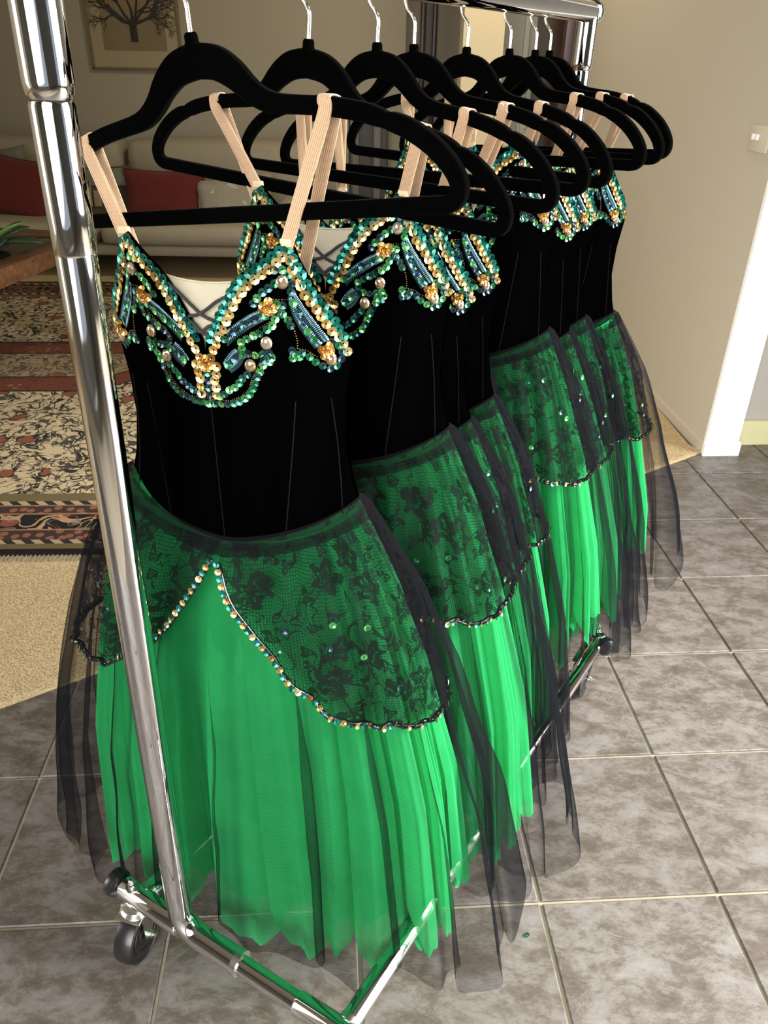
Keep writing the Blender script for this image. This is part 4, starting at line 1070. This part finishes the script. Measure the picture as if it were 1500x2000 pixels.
# ------------------------------------------------------------------ skirts
def skirt_radii(z, Df, Db, grow=0.0):
    X = interp(z, [.05, .12, .30, .46, .55, .60, .64, .66], [.244, .240, .226, .194, .168, .144, .124, .119]) + grow
    a = interp(z, [.05, .12, .30, .46, .55, .60], [1.0, 1.0, .92, .70, .40, 0.0])
    return X, 0.0455 + (Df - 0.0455) * a + grow, 0.031 + (Db - 0.031) * a + grow


def wave(th, seed, ks, amps):
    r = random.Random(seed); s_ = 0.0
    for k, a in zip(ks, amps): s_ += a * sin(k * th + r.uniform(0, 2 * pi))
    return s_


def ring_pt(th, z, Df, Db, grow, disp):
    X, F, B = skirt_radii(z, Df, Db, grow); ce, se = cos(th), sin(th); D = F if se < 0 else B
    ex = math.copysign(abs(ce) ** 0.88, ce); ey = math.copysign(abs(se) ** 0.74, se)
    n = Vector((ce / X, se / D, 0)); n.normalize()
    return Vector((X * ex + 0.014 * max(0.0, 1 - z / 0.55), D * ey, z)) + n * disp


def gores(seed, Df, Db, grow, n_g, over, zhem, right_full=False, nr=18, nc=16):
    """overlapping gathered panels of tulle, each a curved strip with a rounded, uneven hem"""
    mb = MB(); r = random.Random(seed)
    for g in range(n_g):
        th0 = 2 * pi * g / n_g + r.uniform(-.08, .08); wd = 2 * pi / n_g * over * r.uniform(0.85, 1.2); tw = r.uniform(-.10, .10); zh = zhem + r.uniform(-.026, .040); lift = r.uniform(-0.006, 0.015); bul = r.uniform(0.010, 0.022)
        P = []; UV = []
        for i in range(nr + 1):
            t = i / nr; row = []; uvr = []
            for j in range(nc + 1):
                c = -1 + 2 * j / nc; wid = wd * (0.75 + 0.25 * t)
                th = th0 + c * wid / 2 + tw * t; X = 0.128 * cos(th)
                zt = ZW(X) - 0.004; zb = zh + 0.055 * abs(c) ** 2.4 + 0.003 * sin(9 * c + g)
                z = zt + (zb - zt) * t
                disp = t ** 0.7 * (bul * (1 - abs(c) ** 1.6) - 0.010 * c + lift - 0.012 * abs(c) ** 6 + 0.0055 * sin(5 * c + g + t) + 0.0035 * sin(11 * c + 2 * g + 2.0 * t))
                disp += 0.022 * t * max(0.0, math.cos(th + 0.9)) ** 2 * (1 if right_full else 0)
                q = ring_pt(th, z, Df, Db, grow, disp); row.append(q); uvr.append((th0 * .2 + c * wid * 0.12 + g * .37, z))
            P.append(row); UV.append(uvr)
        mb.grid(P, False, UV)
    return mb


def pleated(seed, Df, Db, grow, zhem, amp, nth=420, nr=26, ragged=0.03, lap=False, side=0.0, clear=0.0):
    mb = MB(); P = []; UV = []
    r = random.Random(seed); ph = [r.uniform(0, 2 * pi) for _ in range(8)]
    tips = [(r.uniform(0, 2 * pi), r.uniform(0.10, 0.22), r.uniform(0.4, 1.0)) for _ in range(9)]
    for i in range(nr + 1):
        t = i / nr; row = []; uvr = []
        for j in range(nth):
            th = 2 * pi * j / nth
            X = 0.128 * cos(th); zt = ZW(X) - 0.003
            hem = zhem + 0.012 * sin(7 * th + ph[0]) + 0.008 * sin(15 * th + ph[1])
            for tc_, tw_, ta in tips:
                d = abs((th - tc_ + pi) % (2 * pi) - pi) / tw_
                if d < 1: hem -= ragged * ta * (1 - d) ** 1.2
            z = zt + (hem - zt) * t
            if lap:
                g_ = min(1.0, t * 2.2); m_ = 0.55 + 0.9 * noise.noise(Vector((cos(th) * 2.2, sin(th) * 2.2, seed * 1.7))) ; m_ = max(0.0, m_)
                A1 = 0.092 * g_ * m_; p1 = 18 * th + ph[3] + 1.1 * t * sin(2 * th + ph[2]); A2 = 0.030 * g_
                th2 = th + A1 * sin(p1) + A2 * sin(31 * th + ph[7] + 1.5 * t) + 0.06 * t * sin(3 * th + ph[2])
                w_ = 1.3 * cos(p1) + 0.5 * sin(29 * th + ph[5] - 0.8 * t) + 0.4 * sin(47 * th + ph[6]) + 0.9 * noise.noise(Vector((cos(th) * 4, sin(th) * 4, t * 5 + seed)))
                disp = amp * (0.15 + t ** 0.9) * w_ + side * max(0, abs(cos(th2)) - 0.80) / 0.2 * t + clear * t + (0.022 * t * max(0.0, cos(th + 0.9)) ** 2 if clear > .012 else 0)
            else:
                th2 = th + 0.05 * t * sin(3 * th + ph[2]) + 0.016 * t * sin(23 * th + ph[3])
                w_ = sin(17 * th + ph[4] + 1.2 * t) + 0.8 * sin(29 * th + ph[5] - 0.8 * t) + 0.5 * sin(47 * th + ph[6])
                disp = amp * (0.15 + t ** 0.9) * w_
            q = ring_pt(th2, z, Df, Db, grow * (0.3 + 0.7 * t), disp); row.append(q); uvr.append((th * 0.25, z))
        P.append(row); UV.append(uvr)
    mb.grid(P, True, UV); return mb


def petal_hem(ax, sg, seed):
    """hem height of the lace petal at distance ax from the front centre"""
    return interp(ax, [0, .012, .035, .065, .10, .14, .19, .22], [.598, .575, .535, .488, .462, .445, .438, .442]) + 0.004 * sin(ax * 60 + seed)


def petal(sd, seed, Df, Db, ruf=1.0):
    """one lace petal from the front centre round the side to the back; returns mesh and its hem points"""
    mb = MB(); P = []; UV = []; hem = []; nrm = []; nc, nr = 130, 22; r = random.Random(seed); ph = [r.uniform(0, 6) for _ in range(5)]
    for j in range(nc + 1):
        f = j / nc; th = -pi / 2 + 0.012 + f * (pi * 0.98)
        X0 = 0.128 * cos(th); zt = ZW(X0) + 0.0005
        Xh = 0.212 * cos(th); zh = petal_hem(abs(Xh), sd, seed) if th < 0.15 else interp(th, [0.15, 0.6, 1.6], [.442, .452, .47]); zh += (-0.020 if seed < 5 else 0.018) * (abs(Xh) / .21) ** 2 * (1 if sd > 0 else 0.2); zh = min(zh, zt - 0.006)
        row = []; uvr = []
        for i in range(nr + 1):
            t = i / nr; z = zt + (zh - zt) * t; dd = (0.66 - z) / 0.2
            w_ = sin(26 * th + ph[0] + 0.6 * dd) + 0.7 * sin(41 * th + ph[1]) + 0.5 * sin(13 * th + ph[2])
            disp = 0.001 + 0.009 * ruf * min(1, t * 3) + 0.0030 * ruf * min(1, t * 4) * w_ + 0.006 * t; disp *= 1 - 0.75 * cos(th) ** 4
            q = ring_pt(th, z, Df, Db, 0.0025 + 0.004 * min(1, t * 3), disp); q = Vector((q.x * sd, q.y, q.z)); row.append(q); uvr.append((sd * th * 0.19 + seed * 0.31, z + seed * .17))
        P.append(row); UV.append(uvr); hem.append(row[-1]); nrm.append(Vector((cos(th) * sd, sin(th) * 1.6, 0.15)).normalized())
    mb.grid(P if sd < 0 else P, False, UV); return mb, hem, nrm, P


DX = [0.0090, 0.022, -0.001, -0.0055, 0.007, 0.002, -0.003, 0.024]
DZ = [0.0, 0.020, -0.012, -0.007, 0.047, 0.018, 0.020, 0.018]
D_YAW = [-16, -15, -15, -15, -15, -15, -15, -15]
D_F = [0.092, 0.112, 0.080, 0.058, 0.100, 0.076, 0.060, 0.050]
D_B = [0.050, 0.045, 0.040, 0.038, 0.042, 0.040, 0.036, 0.060]
Y_SC = [1.0, 1.0, 0.95, 0.8, 1.0, 0.9, 0.8, 0.6]
HEM_G = [0.060, 0.088, 0.100, 0.105, 0.155, 0.150, 0.132, 0.215]
STR_R = [0.119, 0.128, 0.116, 0.122, 0.120, 0.116, 0.122, 0.145]; STR_L = [-0.141, -0.118, -0.110, -0.115, -0.10, -0.11, -0.11, -0.11]
WHICH = ['dress nearest the camera, first on the rail', 'second dress from the near pole', 'third dress from the near pole, squeezed behind the second', 'fourth dress from the near pole, just left of the fifth', 'fifth dress from the near pole, hanging higher than its neighbours', 'sixth dress from the near pole, just right of the fifth', 'seventh dress from the near pole, just left of the last', 'last dress on the rail, nearest the right wall']
for i in range(8):
    yw = radians(D_YAW[i]); ex = WV * cos(yw) - U * sin(yw); ey = U * cos(yw) + WV * sin(yw)
    o = P0 + U * S[i] + ex * DX[i]
    d = thing('ballet_dress', 'black velvet and green tulle ' + WHICH[i], 'dress', (o.x, o.y, DZ[i]), atan2(ex.y, ex.x), 'matching ballet dresses on the rail')
    d.scale = (1, 1, 1); ys = Y_SC[i]
    def part(name, me):
        q = link(name, me, d); q.scale = (1, ys, 1); return q
    part('bodice', bodice_me); part('lining', lining_me); part('seams', seam_me); part('net_insert', insert_me); part('lacing', lacing_me); part('strap_loop', tab_me[0]); part('strap_loop', tab_me[1])
    q = part('bugle_beads', bugle_me); q['kind'] = 'stuff'; q = part('seed_beads', seed_me); q['kind'] = 'stuff'
    Df, Db = D_F[i], D_B[i]
    # waistband of gathered lace
    wb = MB(); P = []; UV = []
    for r in range(5):
        row = []; uvr = []
        for k in range(160):
            th = 2 * pi * k / 160; z = ZW(0.128 * cos(th)) + 0.006 - 0.018 * r / 4; X, F, B = BX(z) + (0.0055 if r else 0.0006), 0.047 + (0.0055 if r else 0.0006), 0.033 + (0.0055 if r else 0.0006)
            q = Vector((X * cos(th), (F if sin(th) < 0 else B) * sin(th) * (1.0 if i < 1 else ys), z)); n_ = Vector((cos(th) / X, sin(th) / F, 0)).normalized()
            row.append(q + n_ * (0.0012 + 0.0011 * sin(k * 2.1) * (r / 4) + 0.004 * (r / 4))); uvr.append((th * .12, z * 1.0))
        P.append(row); UV.append(uvr)
    wb.grid(P, True, UV); wb.build('lace_waistband', M['lace_band'], d, True)
    # tulle
    pleated(50 + i, Df, Db, -0.022, HEM_G[i] + 0.030, 0.006, 300, 18, 0.03).build('tulle_lining', M['green_in_shade'], d, True)
    gores(20 + i, Df, Db, -0.016, 23, 1.16, HEM_G[i], i < 2, nr=18).build('tulle_skirt', M['green'], d, True)
    pleated(80 + i, Df, Db, 0.013, HEM_G[i] + (0.038 if i == 0 else -0.004), 0.0075 if i < 2 else 0.0055, 560, 30, 0.040, True, (0.040, 0.036, 0.012, 0.008, 0.03, 0.03, 0.03, 0.045)[i], 0.015 if i < 2 else 0.008).build('tulle_overlay', M['black_net'], d, True)
    hem_places = []
    for sd in (1, -1):
        mb, hem, nrm, PP = petal(sd, 3 + i * 2 + (sd > 0), Df, Db)
        mb.build('lace_petal', M['lace'], d, True)
        tr = MB(); tr.tube([h + n_ * 0.0006 for h, n_ in zip(hem, nrm)], 0.0028, 6); rq = random.Random(i * 2 + sd)
        hp = resample(hem, 0.0017 if i < 2 else 0.003)
        for h in hp:
            r = rq.uniform(0.0006, 0.0010); c = h + Vector((rq.gauss(0, .0022), rq.gauss(0, .0022), rq.gauss(0, .0030)))
            tr.add([c + Vector(v) * r for v in ((1, 0, 0), (-1, 0, 0), (0, 1, 0), (0, -1, 0), (0, 0, 1), (0, 0, -1))], [(0, 2, 4), (2, 1, 4), (1, 3, 4), (3, 0, 4), (2, 0, 5), (1, 2, 5), (3, 1, 5), (0, 3, 5)])
        t_ = tr.build('beaded_edging', M['jet'], d, True); t_['kind'] = 'stuff'
        hs_ = resample(hem, 0.0071)
        for k, h in enumerate(hs_):
            j = min(len(hem) - 1, int(k / max(1, len(hs_) - 1) * (len(hem) - 1))); n_ = nrm[j]
            if h.y > 0.02: continue
            nn = (n_ + Vector((rq.uniform(-.2, .2), rq.uniform(-.2, .2), rq.uniform(-.1, .3)))).normalized()
            hem_places.append(('hgold' if k % 2 else 'hteal', h + n_ * 0.0042, nn))
        for k in range(7):
            j = int((0.10 + 0.42 * rq.random()) * 130); r = rq.randint(5, 19); q = PP[j][r]; hem_places.append(('emer', q + nrm[j] * 0.0012, nrm[j]))
    if i < 2:
        for lst, own in ((PLACES, True), (hem_places, False)):
            for kind, p, n_ in lst:
                v, f, me, nm, mt = DISC[kind]
                o2 = link(nm, me, d); pp = Vector((p.x, p.y * ys if own else p.y, p.z)); o2.matrix_local = at(pp, n_, (random.uniform(-1, 1), 0.1, random.uniform(-1, 1)))
        for p, n_ in JEWELS: link('rhinestone', jewel_me, d).matrix_local = at(p, n_)
        for p, n_ in FLOWERS: link('gold_flower', flower_me, d).matrix_local = at(p, n_, (random.uniform(-1, 1), 0, 1))
    else:
        for (nm, mt), me in JOINED.items(): part(nm + 's', me)['kind'] = 'stuff'
        for (nm, mt), me in joined(hem_places).items(): link('hem_' + nm + 's', me, d)['kind'] = 'stuff'
        part('rhinestones', jewels_me)['kind'] = 'stuff'; part('gold_flowers', flowers_me)['kind'] = 'stuff'
    # elastic straps over the hanger's arms, and down to the back
    inv = Matrix.Translation((o.x, o.y, DZ[i])) @ Matrix.Rotation(atan2(ex.y, ex.x), 4, 'Z'); inv = inv.inverted()
    for sd, hx in ((1, STR_R[i]), (-1, STR_L[i])):
        zc, hw_ = arm_top(hx); A = inv @ HM[i]
        fpz = Vector((0.0712 * sd, -BF(0.0712, 0.876) * ys - 0.0004, 0.874)); bx = 0.058 if sd > 0 else -0.090; bpz = Vector((bx, BB(bx, .835) * ys + .001, 0.832))
        over = [A @ Vector((hx, y, z)) for y, z in ((-0.0058, zc - 0.003), (-0.0056, zc + hw_ - 0.002), (-0.003, zc + hw_ + 0.0008), (0.003, zc + hw_ + 0.0008), (0.0056, zc + hw_ - 0.002), (0.0058, zc - 0.003))]
        tang = ((A @ Vector((hx + 0.01, 0, arm_top(hx + 0.01)[0]))) - (A @ Vector((hx - 0.01, 0, arm_top(hx - 0.01)[0])))).normalized()
        path = [fpz, fpz.lerp(over[0], .33), fpz.lerp(over[0], .7)] + over + [over[-1].lerp(bpz, .3), over[-1].lerp(bpz, .65), bpz]
        path = smooth_path(path, 60); sides = []
        nrmX = Vector((1, 0, 0))
        for k in range(60):
            w_ = min(1.0, max(0.0, 1 - abs(k / 59 - 0.45) * 3.2)); sides.append((nrmX * (1 - w_) + tang * w_).normalized())
        pr = [(-0.0052, 0.0005), (-0.003, 0.0006), (0.003, 0.0006), (0.0052, 0.0005), (0.0052, -0.0005), (0.003, -0.0006), (-0.003, -0.0006), (-0.0052, -0.0005)]
        sb = MB().sweep(path, pr, lambda k, sides=sides: sides[k])
        uvn = []
        for k in range(60):
            for x, y in pr: uvn.append(((x + .0052) / .0104, k * 0.01 + 0.001))
        sb.uv = uvn; sb.build('strap', M['elastic'], d, True)

ls = thing('loose_sequin', 'single green sequin dropped on a floor tile right of the rack', 'sequin', (0.199, 0.604, 0.0004))
link('disc', DISC['emer'][2], ls)
bpy.context.view_layer.update()
